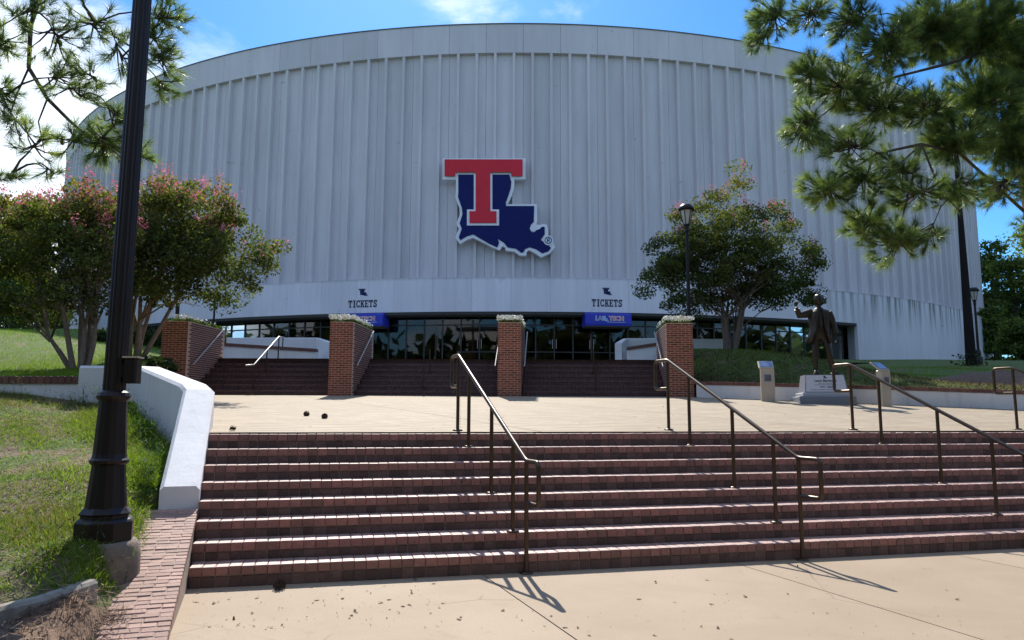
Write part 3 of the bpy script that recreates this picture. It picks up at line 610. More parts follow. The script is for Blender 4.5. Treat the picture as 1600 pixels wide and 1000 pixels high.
# ================================================================ LOWER STEPS
SL = 17.0
steps = empty('brick_steps', L0, 'wide flight of eight red brick steps below the plaza', 'steps')
mb = MB()
for i in range(8):
    a, b = stair(i, 0.0)+U_*0.017, stair(i, SL)+U_*0.017; e = 0.30 if i == 7 else 3.0-0.27*i
    q = [a, b, b+U_*(e-0.02), a+U_*(e-0.02)]
    mb.prism([(p.x, p.y) for p in q], -0.1+0.002*i, HS[i]-0.0055)
mb.build('mortar_bed', M['mortar'], steps)
BW = 0.1005
def bevel_brick(name, size, mat): return_mb = MB(); return_mb.box((0, 0, 0), size, 0, 0.0045); me = return_mb.mesh(name); me.materials.append(mat); return me
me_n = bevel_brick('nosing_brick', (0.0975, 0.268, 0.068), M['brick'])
fn = MB(); fr_ = MB(); nb = int(SL/BW)
for i in range(8):
    rh = (HS[i]-(HS[i-1] if i else 0.0))-0.068-0.012
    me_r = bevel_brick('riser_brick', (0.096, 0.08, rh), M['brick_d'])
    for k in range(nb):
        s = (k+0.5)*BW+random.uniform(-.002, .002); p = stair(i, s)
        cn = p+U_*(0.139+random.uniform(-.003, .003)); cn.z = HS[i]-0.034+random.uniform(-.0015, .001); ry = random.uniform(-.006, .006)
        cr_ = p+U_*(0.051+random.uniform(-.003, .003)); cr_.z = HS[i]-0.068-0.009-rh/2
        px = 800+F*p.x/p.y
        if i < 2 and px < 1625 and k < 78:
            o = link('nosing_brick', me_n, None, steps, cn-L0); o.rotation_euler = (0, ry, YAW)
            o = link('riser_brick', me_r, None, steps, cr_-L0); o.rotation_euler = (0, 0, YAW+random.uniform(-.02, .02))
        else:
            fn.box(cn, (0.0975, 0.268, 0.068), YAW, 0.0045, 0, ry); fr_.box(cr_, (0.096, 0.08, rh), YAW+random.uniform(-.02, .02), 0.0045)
def build_field(mb, name, mat, parent, seed, per=18):
    o = mb.build(name, mat, parent); face_rnd(o.data, seed, per); tag(o, kind='stuff'); return o
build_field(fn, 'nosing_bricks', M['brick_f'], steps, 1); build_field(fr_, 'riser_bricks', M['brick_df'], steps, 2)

# brick cheek that borders the steps on the left
cheek = empty('brick_cheek', L0, 'low sloping brick kerb wall bordering the left end of the steps', 'kerb wall')
def ck(d, w, dz=0): p = L0+A_*d-V_*w; p.z = 0.345+0.205*d+dz; return p     # d along the slope, w leftwards
CW = 0.42; D0, D1 = -2.9, 0.86
mb = MB(); vs = []
for d in (D0, D1):
    for w_, b_ in ((0.006, 1), (CW, 1), (CW, 0), (0.006, 0)):
        p = ck(d, w_, +0.0085); 
        if not b_: p.z = -0.3
        vs.append(p)
mb.add(vs, [(0, 1, 2, 3), (7, 6, 5, 4), (0, 4, 5, 1), (1, 5, 6, 2), (2, 6, 7, 3), (3, 7, 4, 0)]); mb.build('mortar_bed', M['mortar_l'], cheek)
mb = MB(); mb.box((0, 0, 0), (0.163, 0.0565, 0.06), 0, 0.004); me_c = mb.mesh('cheek_brick'); me_c.materials.append(M['cheek'])
mb = MB(); mb.box((0, 0, 0), (0.077, 0.0565, 0.06), 0, 0.004); me_c2 = mb.mesh('cheek_half_brick'); me_c2.materials.append(M['cheek'])
nrow = int((D1-D0)/0.0635); tilt = math.atan(0.205); ay = math.atan2(A_.y, A_.x)-math.pi/2
for r in range(nrow):
    d = D0+(r+0.5)*0.0635
    for w_, m_b in (((0.083, me_c), (0.253, me_c), (0.378, me_c2)) if r % 2 else ((0.041, me_c2), (0.166, me_c), (0.336, me_c))):
        p = ck(d, w_, -0.016+random.uniform(-.0035, .0035))
        o = link('brick', m_b, None, cheek, p-L0); o.rotation_euler = (tilt+random.uniform(-.03, .03), random.uniform(-.015, .015), ay+random.uniform(-.012, .012))

# ================================================================ WHITE WALLS
def wall_strip(mb, line, tops, bots, th, chamfer=0.03):
    """line: centre line points; rounded-over top edges"""
    n = len(line); secs = []
    for i in range(n):
        d = (Vector(line[min(i+1, n-1)])-Vector(line[max(i-1, 0)])).normalized(); nrm = Vector((-d.y, d.x)); c = Vector(line[i])
        if 0 < i < n-1:
            d1 = (Vector(line[i])-Vector(line[i-1])).normalized(); nr1 = Vector((-d1.y, d1.x)); nrm = nrm/max(0.5, nrm.dot(nr1))
        h = th/2; b = chamfer; a = lambda o, z: (c.x+nrm.x*o, c.y+nrm.y*o, z)
        secs += [a(-h, bots[i]), a(-h, tops[i]-b), a(-h+b, tops[i]), a(h-b, tops[i]), a(h, tops[i]-b), a(h, bots[i])]
    fs = [(i*6+j, i*6+(j+1) % 6, i*6+6+(j+1) % 6, i*6+6+j) for i in range(n-1) for j in range(6)]
    mb.add(secs, fs+[(5, 4, 3, 2, 1, 0), tuple((n-1)*6+j for j in range(6))])
wing = empty('white_wing_wall', (-3.1, 7.0, 0.4), 'thick white rendered wing wall rising beside the steps and turning left', 'wall')
pa = stair(0, 0)+A_*0.87-V_*0.17; pc = stair(0, 0)+A_*2.72-V_*0.17
mid = pa.lerp(pc, .5)
mb = MB(); line = [(pa.x, pa.y), (mid.x, mid.y), (pc.x-0.0, pc.y), (pc.x-0.16, pc.y+0.22), (-5.40, 11.0), (-5.62, 11.15), (-6.42, 11.15)]
wall_strip(mb, line, [0.735, 1.2, 1.68, 1.75, 2.09, 2.10, 2.10], [0.2, 0.4, 0.6, .8, 1.0, 1.0, 1.0], 0.34, 0.035); mb.build('rendered_wall', M['white'], wing)
low = empty('low_garden_wall', (-9, 11.15, 1.3), 'low white garden wall with dark brick coping beside the grass bank', 'wall')
mb = MB(); mb.box((-9.95, 11.15, 1.3), (7.04, 0.22, 1.06)); mb.build('rendered_wall', M['white'], low)
mb = MB(); mb.box((0, 0, 0), (0.095, 0.27, 0.11), 0, 0.006); me_k = mb.mesh('coping_brick'); me_k.materials.append(M['coping'])
for k in range(68):
    o = link('coping_brick', me_k, None, low, Vector((-6.49-0.1035*k, 11.15, 1.888+random.uniform(-.004, .004)))-low.location); o.rotation_euler = (0, random.uniform(-.02, .02), random.uniform(-.02, .02))
# wall that holds the lawn along the plaza, behind the wing wall
hold = empty('lawn_edge_wall', (-7.4, 14.9, 1.6), 'low white edge wall between the left lawn and the plaza', 'wall')
mb = MB(); wall_strip(mb, [(-5.72, 11.35), (-7.4, 14.9), (-8.98, 18.35)], [1.86, 2.0, 2.25], [1, 1.2, 1.4], 0.2); mb.build('rendered_wall', M['white'], hold)
# right retaining wall with brick coping
rw = empty('retaining_wall', (8.25, 16.4, 1.5), 'curved white retaining wall with thin brick coping behind the statue', 'wall')
pts = []; 
for a, b in zip(WR, WR[1:]):
    for k in range(6): pts.append(a.lerp(b, k/6))
pts.append(WR[-1]); ztop = [plaza_z(p.x, p.y)+0.31 for p in pts]
mb = MB(); wall_strip(mb, [tuple(p) for p in pts], ztop, [z-1.0 for z in ztop], 0.24, 0.01); mb.build('rendered_wall', M['white'], rw)
fc = MB(); L = 0; seg = []
for (a, b), (za, zb) in zip(zip(pts, pts[1:]), zip(ztop, ztop[1:])):
    l = (b-a).length; n = max(1, round(l/0.105)); an = math.atan2(b.y-a.y, b.x-a.x)
    for k in range(n):
        p = a.lerp(b, (k+.5)/n); fc.box((p.x, p.y, lerp(za, zb, (k+.5)/n)+0.041+random.uniform(-.003, .003)), (l/n-0.009, 0.28, 0.076), an, 0.005)
mb = MB(); wall_strip(mb, [tuple(p) for p in pts], [z+0.03 for z in ztop], [z+0.002 for z in ztop], 0.26, 0.005); mb.build('mortar_bed', M['mortar'], rw)
build_field(fc, 'coping_bricks', M['coping_f'], rw, 5)

# ================================================================ UPPER STEPS AND BRICK PIERS
PX = [(-8.80, -8.14), (-4.58, -3.99), (-0.36, 0.23), (3.88, 4.55)]
DIRV = Vector((0.066, 1, 0)); YP0 = 18.46; PLEN = 2.05
ptop = at(795, 503, 18.46).z
ust = empty('brick_steps', (-2, 18.9, 1.8), 'shaded flight of dark brick steps leading up to the entrance', 'steps')
fb = MB(); mm = MB(); rz_ = (2.90-1.845)/7
for i in range(7):
    y = 18.78+0.245*i; z1 = 1.845+rz_*(i+1)
    mm.box((-2.1, (y+20.5)/2, z1-rz_/2-0.3), (12.6, 20.5-y, rz_+0.585))
    for lo, hi in zip(PX, PX[1:]):
        xa, xb = lo[1]+0.066*(y-18.46)+0.02, hi[0]+0.066*(y-18.46)-0.02; n = int((xb-xa)/0.103); bw = (xb-xa)/n
        for k in range(n):
            x = xa+(k+.5)*bw
            fb.box((x, y+0.11, z1-0.030+random.uniform(-.002, .002)), (bw-0.004, 0.25, 0.062), 0, 0.002)
            fb.box((x, y+0.030, z1-0.062-0.008-(rz_-0.08)/2), (bw-0.004, 0.07, rz_-0.072), random.uniform(-.01, .01), 0.002)
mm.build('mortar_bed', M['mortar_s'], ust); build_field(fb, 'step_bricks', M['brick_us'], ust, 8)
CH = 0.0556; mb = MB(); mb.box((0, 0, 0), (0.158, 0.09, 0.042), 0, 0.003); me_s = mb.mesh('stretcher'); me_s.materials.append(M['pillar'])
mb = MB(); mb.box((0, 0, 0), (0.073, 0.09, 0.042), 0, 0.003); me_hd = mb.mesh('header'); me_hd.materials.append(M['pillar'])
PLAB = ['wide brick pier at the far left of the upper steps, topped with ivy', 'brick pier between the left and middle flights of the upper steps',
        'slim brick pier standing in the middle of the entrance steps', 'brick pier at the right end of the upper steps beside the retaining wall']
FLAB = ['grey green planting with white blooms on the far left pier', 'white flowers spilling over the second pier from the left', 'white flowers on top of the middle brick pier', 'white flowers on top of the right end brick pier']
for (xa, xb), lab, fl in zip(PX, PLAB, FLAB):
    base = 1.80; wd = xb-xa; cx = (xa+xb)/2
    pr = empty('brick_pier', (cx, YP0, base), lab, 'pier', 'brick piers of the upper steps')
    mb = MB(); q = [(xa+.007, YP0+.008), (xb-.007, YP0+.008), (xb-.007+.066*PLEN, YP0+PLEN), (xa+.007+.066*PLEN, YP0+PLEN)]; mb.prism(q, base-.4, ptop-.01); mb.build('mortar_core', M['mortar_p'], pr)
    side = MB(); nc = int((ptop-base)/CH)
    sc_ = wd/0.595
    for c in range(nc):
        z = base+(c+.5)*CH
        lay = [(.0425, 0), (.1700, 1), (.3400, 1), (.5100, 1)] if c % 2 == 0 else [(.085, 1), (.255, 1), (.425, 1), (.5525, 0)]
        for off, st_b in lay:
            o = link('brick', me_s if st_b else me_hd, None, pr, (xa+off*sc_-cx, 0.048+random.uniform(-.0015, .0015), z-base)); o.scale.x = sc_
        for sgn in (-1, 1):
            for k in range(13):
                yy = 0.10+0.17*k+(0.085 if c % 2 else 0.0)
                if yy > PLEN-0.17: continue
                x = (xa if sgn < 0 else xb)+.066*(yy+.08); side.box((x-sgn*0.048, YP0+yy+.08, z), (0.09, 0.158, 0.042), -math.atan(.066), 0.003)
    build_field(side, 'bonded_bricks', M['pillar_shade'], pr, 3)
    # planting on top
    n = 900; t = RS.rand(n); xx = xa+RS.rand(n)*wd; yy = YP0+0.02+t*(PLEN-.1); P = np.stack([xx+.066*t*PLEN, yy, ptop+0.0+RS.rand(n)*0.075], 1)
    def bits(P, s, k=4):
        n = len(P); d1 = RS.randn(n, 3); d1 /= np.linalg.norm(d1, axis=1)[:, None]; d2 = np.cross(d1, RS.randn(n, 3)); d2 /= np.linalg.norm(d2, axis=1)[:, None]
        s = (s*(0.6+0.8*RS.rand(n)))[:, None]; return np.stack([P-d1*s, P-d2*s*.6, P+d1*s, P+d2*s*.6], 1).reshape(-1, 3)
    fp = empty('pier_flowers', (cx, YP0, ptop), fl, 'flowers', 'planting on top of the brick piers')
    tag(np_mesh('foliage', bits(P, 0.04), 4, M['planter'], fp, RS.rand(n), fp.location), kind='stuff')
    n = 1100 if cx > -7 else 260; t = RS.rand(n)**1.7; P = np.stack([xa-0.03+RS.rand(n)*(wd+.06)+.066*t*PLEN, YP0-0.05+t*(PLEN-.1), ptop+0.06+RS.rand(n)*0.11], 1)
    if cx < -7: P[:, 0] = xa+0.2+RS.rand(n)*(wd-.2)
    tag(np_mesh('petals', bits(P, 0.03), 4, M['flower'], fp, RS.rand(n), fp.location), kind='stuff')
# sloping rails fixed to the pier sides
RL = ['dark wall rail on the right side of the far left pier', 'dark wall rail on the right side of the second pier', 'thin wall rail on the left side of the middle pier', 'thin wall rail on the right side of the middle pier', 'dark wall rail on the left side of the right end pier']
for (idx, sgn), lab in zip(((0, 1), (1, 1), (2, -1), (2, 1), (3, -1)), RL):
    x0 = (PX[idx][1] if sgn > 0 else PX[idx][0])
    p0 = Vector((x0+sgn*0.075+.066*.2, 18.66, 2.62)); p1 = Vector((x0+sgn*0.075+.066*1.75, 20.2, 3.66))
    r = empty('wall_rail', p0, lab, 'handrail', 'rails fixed to the piers')
    mb = MB(); mb.tube([p0, p1], 0.017); mb.build('rail', M['rail_steel'], r)
    for t in (0.12, 0.85):
        q = p0.lerp(p1, t); mb = MB(); mb.tube([q-Vector((0, 0, .02)), q+Vector((-sgn*0.075, 0, -0.05))], 0.009, 6); mb.build('bracket', M['bronze_pipe'], r)
# free standing rails on the upper steps
def upper_rail(pb, pt, lab, loop):
    r = empty('stair_rail', (pb.x, pb.y, pb.z-0.9), lab, 'handrail', 'free standing rails on the upper steps')
    d = (pt-pb).normalized(); mb = MB()
    mb.tube([pb+Vector((-0.14, -0.20, -.03)) if loop else pb, pb, pt, pt+Vector((0.02, 0.3, 0))], 0.021); mb.build('top_rail', M['rail_steel'], r)
    for t in (0.0, 0.5, 1.0):
        q = pb.lerp(pt, t); gz = 1.845+rz_*min(7, max(0, math.ceil((q.y-18.78)/0.245))); mb = MB(); mb.tube([(q.x, q.y, gz), q], 0.019); mb.build('post', M['bronze_pipe'], r)
    q = pt+Vector((0.02, 0.3, 0)); mb = MB(); mb.tube([q, q+Vector((0, 0, -.35)), pt+Vector((0, 0, -.35))], 0.018); mb.build('return_loop', M['bronze_pipe'], r)
upper_rail(at(397, 570, 19.0), at(436, 526, 20.5), 'stair rail on the left flight in front of the white ramp wall', True)
upper_rail(at(662, 571, 18.9), at(681, 523, 20.4), 'stair rail on the middle flight left of the middle pier', False)
upper_rail(at(931, 572, 18.9), at(924, 522, 20.4), 'stair rail on the right flight, right of the middle pier', False)

# white ramp walls at the top of the steps
def ramp_wall(xa, xb, xc, D, y0, ya, yb, ytop, lab, flip):
    r = empty('ramp_wall', (at(xa, 560, D).x, D, 3.1), lab, 'wall', 'white ramp walls above the upper steps')
    A, B = at(xa, ya, D), at(xb, yb, D); mb = MB()
    mb.add([(A.x, D, 2.9), (B.x, D, 2.9), (B.x, D, B.z), (A.x, D, A.z), (A.x, D+.2, 2.9), (B.x, D+.2, 2.9), (B.x, D+.2, B.z), (A.x, D+.2, A.z)], [(0, 1, 2, 3), (7, 6, 5, 4), (3, 2, 6, 7), (0, 3, 7, 4), (1, 5, 6, 2)]); mb.build('parapet_wall', M['white'], r)
    mb = MB(); mb.add([(p.x, y, p.z+dz) for y in (D-.04, D+.24) for p, dz in ((A, .003), (B, .003), (B, .10), (A, .10))], [(0, 1, 2, 3), (7, 6, 5, 4), (3, 2, 6, 7), (0, 3, 7, 4), (1, 5, 6, 2), (0, 4, 5, 1)]); mb.build('brick_coping', M['coping_f'], r)
    C0, C1, C2 = at(xc[0], ytop, D+1.6), at(xc[1], ytop, D+1.6), at(xc[2], ytop+7, D+.2)
    mb = MB(); wall_strip(mb, [(C0.x, C0.y), (C1.x, C1.y), (C2.x, C2.y)], [C0.z, C1.z, C2.z], [2.9, 2.9, 2.8], 0.22, 0.02); mb.build('end_wall', M['white'], r)
ramp_wall(338, 494, (356, 497, 518), 23.5, 562, 540, 550, 528, 'white ramp wall with brown coping left of the doors', False)
ramp_wall(1055, 981, (1060, 976, 966), 23.5, 562, 536, 547, 529, 'white ramp wall with brown coping right of the doors, by the end pier', True)
r = empty('planter_wall', at(1085, 550, 26), 'short white wall behind the right lawn, beside the leaning crape myrtle trunks', 'wall')
a, b = at(1080, 530, 26), at(1128, 530, 26); mb = MB(); mb.box(((a.x+b.x)/2, 26, 3.6), (b.x-a.x, .25, 2*(a.z-3.6))); mb.build('rendered_wall', M['white'], r)

# ================================================================ HANDRAILS OF THE LOWER STEPS
def big_rail(b0, t0, lab):
    """b0 foot of the lowest post, t0 foot of the top post"""
    b0 = Vector(b0); t0 = Vector(t0); a = (Vector((t0.x-b0.x, t0.y-b0.y, 0))).normalized()
    r = empty('handrail', b0, lab, 'handrail', 'bronze handrails on the lower steps')
    ZB, ZT = b0.z+0.985, t0.z+0.90; B = Vector((b0.x, b0.y, ZB)); T = Vector((t0.x, t0.y, ZT)); e = 0.29
    def rnd(pts, rr=0.05):
        o = [pts[0]]
        for p, q, s in zip(pts, pts[1:], pts[2:]):
            d1 = (p-q).normalized(); d2 = (s-q).normalized()
            for k in range(5):
                t = k/4; o.append((q+d1*rr).lerp(q, t).lerp(q.lerp(q+d2*rr, t), t))
        return o+[pts[-1]]
    R0 = 0.0215
    path = [T+a*0.02-Vector((0, 0, .37)), T+a*e-Vector((0, 0, .37)), T+a*e, T, B, B-a*e, B-a*e-Vector((0, 0, .37)), B-a*0.02-Vector((0, 0, .37))]
    mb = MB(); mb.tube(rnd(path), R0, 10); mb.build('top_rail', M['bronze_pipe'], r)
    for f in (0.0, 0.155, 0.44, 0.80, 1.0):
        q = B.lerp(T, f); d = (Vector((q.x, q.y, 0))-Vector((stair(0, 0).x, stair(0, 0).y, 0))).dot(U_)
        j = int(math.floor(d/0.27)) if d > 0 else -1; gz = 0.0 if (f == 0 or j < 0) else (HS[min(j, 7)] if f < 1 else t0.z)
        mb = MB(); mb.tube([(q.x, q.y, gz), (q.x, q.y, q.z-R0*0.5)], 0.0205, 10, smooth=True); po = mb.build('post', M['bronze_pipe'], r)
        mb = MB(); mb.lathe([(0.06, 0), (0.06, 0.010), (0.035, 0.018), (0.0215, 0.02)], 14, (q.x, q.y, gz)); fo = mb.mesh('flange', r.location); fo.materials.append(M['bronze_pipe']); link('flange', fo, None, po)
tops = [(715, 672, 8.9), (1045, 672, 9.6), (1333, 673, 10.25), (1590, 673, 10.9)]
bots = [Vector((0.136, 6.80, 0)), Vector((2.85, 7.46, 0)), Vector((5.56, 8.13, 0)), Vector((8.27, 8.80, 0))]
for (px, py, D), b, lab in zip(tops, bots, ('bronze pipe handrail on the steps nearest the left wing wall', 'bronze pipe handrail in the middle of the brick steps', 'bronze pipe handrail in front of the statue, running out at right', 'bronze pipe handrail cut off at the right edge of the view')):
    p = at(px, py, D); p.z = plaza_z(p.x, p.y)+0.0; big_rail(b, p, lab)

# ================================================================ LAMPS
def lantern(mb_b, mb_g, z, s=1.0):
    pass
def small_lamp(px, py_top, D, gz, lab, rlab='lamp posts by the arena'):
    p = at(px, py_top, D); h = p.z-gz
    r = empty('lamp_post', (p.x, p.y, gz), lab, 'lamp post', rlab); o = (0, 0, 0)
    mb = MB(); mb.lathe([(0.15, -0.1), (0.15, 0.25), (0.12, 0.3), (0.10, 0.6), (0.07, 0.66)], 12); mb.build('base', M['black'], r, o)
    mb = MB(); mb.tube([(0, 0, .6), (0, 0, h-0.85)], [0.062, 0.05], 12); mb.build('post', M['black'], r, o)
    mb = MB(); mb.lathe([(0.05, h-0.9), (0.075, h-0.82), (0.05, h-0.76), (0.10, h-0.64)], 12); mb.build('neck', M['black'], r, o)
    mb = MB(); mb.lathe([(0.085, h-0.64), (0.185, h-0.2)], 6, smooth=False); mb.build('lantern_glass', M['lens'], r, o)
    mb = MB()
    for k in range(6):
        a = 2*math.pi*k/6; mb.tube([(0.095*math.cos(a), 0.095*math.sin(a), h-.64), (0.195*math.cos(a), 0.195*math.sin(a), h-.2)], 0.014, 5)
    mb.build('lantern_frame', M['black'], r, o)
    mb = MB(); mb.lathe([(0.20, h-0.21), (0.245, h-0.19), (0.235, h-0.12), (0.15, h-0.02), (0.03, h+0.0)], 12); mb.build('cap', M['black'], r, o)
small_lamp(1072, 319, 22.0, 2.95, 'black lantern lamp post in front of the right crape myrtle')
small_lamp(286, 343, 22.0, 2.85, 'black lantern lamp post half hidden by the left crape myrtle')
small_lamp(1521, 449, 36.0, 4.0, 'distant black lantern lamp post beside the tall dark pole')
p = at(335, 484, 24); r = empty('sign_post', (p.x, p.y, 3.0), 'thin dark post behind the far left pier', 'post'); mb = MB(); mb.tube([(0, 0, -.1), (0, 0, p.z-3.0+.5)], 0.035); mb.build('post', M['black'], r, (0, 0, 0)); mb = MB(); mb.lathe([(0.05, p.z-2.5), (0.06, p.z-2.44), (0.02, p.z-2.38)], 10); mb.build('cap', M['black'], r, (0, 0, 0))
# tall dark pole at the right
p = at(1518, 572, 34); tp = at(1486, 190, 34)
r = empty('tall_pole', (p.x, 34, p.z-.15), 'tall dark tapering pole in front of the right end of the arena', 'pole')
mb = MB(); hz = tp.z-p.z; mb.tube([(0, 0, 0), (0, 0, hz*.3), (0, 0, hz*.7), (0, 0, hz+1.5)], [0.235, 0.175, 0.105, 0.06], 14); mb.build('shaft', M['pole'], r, (0, 0, 0))
n = 260; P = np.stack([RS.randn(n)*.3, RS.randn(n)*.3, RS.rand(n)*.7], 1); tag(np_mesh('creeper', bits(P, 0.07), 4, M['hedge'], r, RS.rand(n)), kind='stuff')
mb = MB(); mb.lathe([(0.33, -0.1), (0.33, 0.12), (0.27, 0.2)], 14); mb.build('base', M['pole'], r, (0, 0, 0))
# near lamp post on the bank
LX, LY, LZ = -2.945, 5.5, 0.325
r = empty('street_lamp', (LX, LY, LZ), 'large dark bronze lamp post standing on the grass bank in front', 'lamp post'); o = (0, 0, 0)
mb = MB(); mb.lathe([(0.255, -0.2), (0.25, 0.06), (0.235, 0.13), (0.215, 0.165), (0.02, 0.17)], 24); mb.build('concrete_footing', M['ped_conc'], r, o)
mb = MB(); mb.lathe([(0.20, 0.165), (0.20, 0.30), (0.187, 0.315), (0.165, 0.33), (0.165, 0.345), (0.178, 0.36), (0.165, 0.375), (0.145, 0.40)], 8, smooth=False); mb.build('base', M['black'], r, o)
mb = MB(); mb.lathe([(0.14, 0.39), (0.125, 0.55), (0.112, 0.70), (0.13, 0.715), (0.133, 0.735), (0.118, 0.75), (0.112, 0.78), (0.095, 1.16), (0.112, 1.18), (0.118, 1.20), (0.105, 1.225), (0.085, 1.24)], 16, smooth=False); mb.build('fluted_column', M['black'], r, o)
mb = MB(); nf = 16; prof = []
for z, rad in ((1.23, 0.078), (2.6, 0.074), (4.9, 0.066)):
    for k in range(nf*2): a = math.pi*k/nf; q = rad*(1.0 if k % 2 else 0.93); prof.append((q*math.cos(a), q*math.sin(a), z))
mb.add(prof, [(i*nf*2+k, i*nf*2+(k+1) % (nf*2), (i+1)*nf*2+(k+1) % (nf*2), (i+1)*nf*2+k) for i in range(2) for k in range(nf*2)]); mb.build('shaft', M['black'], r, o)
mb = MB(); mb.box((0.135, -0.02, 1.385), (0.10, 0.095, 0.185), 0, 0.012); mb.box((0.085, -0.02, 1.385), (0.03, 0.06, 0.1)); bx = mb.build('outlet_box', M['black'], r, o)
mb = MB(); mb.box((0.135, -0.02, 1.485), (0.112, 0.105, 0.012)); cv = mb.mesh('cover'); cv.materials.append(M['steel']); link('cover', cv, None, bx)
mb = MB(); mb.lathe([(0.07, 4.85), (0.10, 4.95), (0.07, 5.02), (0.13, 5.15)], 16); mb.build('neck', M['black'], r, o)
mb = MB(); mb.lathe([(0.12, 5.15), (0.24, 5.7)], 6, smooth=False); mb.build('lantern_glass', M['lens'], r, o)
mb = MB(); mb.lathe([(0.27, 5.69), (0.30, 5.72), (0.2, 5.92), (0.03, 5.97)], 12); mb.build('cap', M['black'], r, o)

# ================================================================ STATUE, PLINTH, INFORMATION POSTS
SX, SY = at(1286, 620, 16.5).x, 16.5; gz = plaza_z(SX, SY)
FRZ = R_(-10)
pl = empty('statue_plinth', (SX, SY, gz-0.02), 'grey granite plinth with pale inscribed front under the statue', 'plinth', rz=FRZ)
mb = MB(); mb.box((0, 0, 0.07), (1.16, 0.95, 0.18), 0, 0.015); mb.build('base_step', M['granite_d'], pl, (0, 0, 0))
mb = MB(); mb.box((0, 0.02, 0.20), (1.0, 0.82, 0.08), 0, 0.012); mb.build('cap_step', M['granite'], pl, (0, 0, 0))
mb = MB(); zt = at(1286, 586, 16.4).z-gz+.02; b0 = [(-.45, -.36), (.45, -.36), (.45, .36), (-.45, .36)]; b1 = [(-.40, -.24), (.40, -.24), (.40, .30), (-.40, .30)]
mb.add([(x, y, .24) for x, y in b0]+[(x, y, zt) for x, y in b1], [(3, 2, 1, 0), (4, 5, 6, 7), (0, 1, 5, 4), (1, 2, 6, 5), (2, 3, 7, 6), (3, 0, 4, 7)]); mb.build('die', M['granite_d'], pl, (0, 0, 0))
sl_ = math.atan2(0.12, zt-.24); hgt = math.hypot(.12, zt-.24)
def on_face(u, v, off=0.004): # u across, v up the sloped face
    return (u, -.36+.12*v-off*math.cos(sl_), .24+(zt-.24)*v+off*math.sin(sl_))
mb = MB(); q = [on_face(-.425, .05), on_face(.425, .05), on_face(.385, .97), on_face(-.385, .97)]; q2 = [on_face(u, v, -.003) for u, v in ((-.425, .05), (.425, .05), (.385, .97), (-.385, .97))]
mb.add(q+q2, [(0, 1, 2, 3), (1, 0, 4, 5), (2, 1, 5, 6), (3, 2, 6, 7), (0, 3, 7, 4)]); mb.build('inscription_panel', M['plaque'], pl, (0, 0, 0))
rr = (math.pi/2-sl_, 0, 0)
txt('inscription', 'Leon Barmore', 0.078, M['ink'], pl, on_face(0, .60, .006), rr, 0.002, 0.001)
txt('dates', '1977 - 2002', 0.055, M['ink'], pl, on_face(0, .26, .006), rr, 0.001, 0.001)
mb = MB()
for v, w_ in ((.50, .30), (.41, .46), (.13, .66)):
    x = -w_/2
    while x < w_/2:
        l = random.uniform(.02, .06); a, b = x, min(w_/2, x+l); q = [on_face(a, v, .0055), on_face(b, v, .0055), on_face(b, v+.035, .0055), on_face(a, v+.035, .0055)]; mb.add(q, [(0, 1, 2, 3)]); x += l+.012
mb.build('small_print', simple('grey_ink', (0.17, 0.17, 0.2), 0.5, bs=0), pl, (0, 0, 0))
mb = MB(); q = [on_face((x-640)/5*0.0005, .86-(y-560)/5*0.0005/hgt, .0055) for x, y in NAV]; mb.add(q, [tuple(range(len(q)))]); mb.build('emblem', M['ink'], pl, (0, 0, 0))

st = empty('bronze_statue', (SX, SY, gz-.02+zt), 'dark bronze statue of a man in an open suit jacket, one arm raised', 'statue', rz=FRZ)
def skin(name, joints, edges, radii, mat, parent, lv=2):
    me = bpy.data.meshes.new(name); me.from_pydata(joints, edges, []); me.materials.append(mat)
    o = link(name, me, None, parent); s = o.modifiers.new('skin', 'SKIN'); s.use_smooth_shade = True
    if not me.skin_vertices: me.skin_vertices.new()
    for i, rd in enumerate(radii): me.skin_vertices[0].data[i].radius = rd if isinstance(rd, tuple) else (rd, rd); me.skin_vertices[0].data[i].use_root = (i == 0)
    sb = o.modifiers.new('sub', 'SUBSURF'); sb.levels = lv; sb.render_levels = lv; return o
J = [(0.00, 0.0, 0.92), (0.0, 0.0, 1.10), (0.0, 0.0, 1.30), (0.0, 0.01, 1.42), (0.0, 0.0, 1.52), (0.0, -0.01, 1.60),     # 0 pelvis 1 waist 2 chest 3 collar 4 neck 5 head base
     (-0.10, 0.0, 0.88), (-0.125, -0.03, 0.50), (-0.13, 0.0, 0.10), (-0.14, -0.12, 0.04),                               # legs: image left
     (0.10, 0.0, 0.88), (0.155, -0.06, 0.50), (0.235, 0.02, 0.10), (0.255, -0.10, 0.04),
     (-0.19, 0.0, 1.40), (-0.44, -0.10, 1.34), (-0.52, -0.20, 1.52),                                                    # raised arm
     (0.20, 0.0, 1.40), (0.29, 0.02, 1.13), (0.33, -0.05, 0.88)]
E_ = [(0, 1), (1, 2), (2, 3), (3, 4), (4, 5), (0, 6), (6, 7), (7, 8), (8, 9), (0, 10), (10, 11), (11, 12), (12, 13), (3, 14), (14, 15), (15, 16), (3, 17), (17, 18), (18, 19)]
RD = [(.15, .11), (.15, .11), (.17, .12), (.12, .09), .055, .06, .095, .072, .058, .045, .095, .072, .058, .045, .075, .055, .04, .075, .055, .04]
skin('body', J, E_, RD, M['statue'], st)
mb = MB(); mb.lathe([(0.035, -.125), (0.062, -.105), (0.078, -.05), (0.084, 0.0), (0.083, .05), (0.070, .095), (0.04, .12), (0.01, .128)], 18, (0, -0.02, 1.70), sx=0.92, sy=1.12)
mb.add([(-.014, -.108, 1.69), (.014, -.108, 1.69), (0, -.145, 1.675), (0, -.105, 1.735)], [(0, 1, 2), (0, 2, 3), (1, 3, 2)], True)
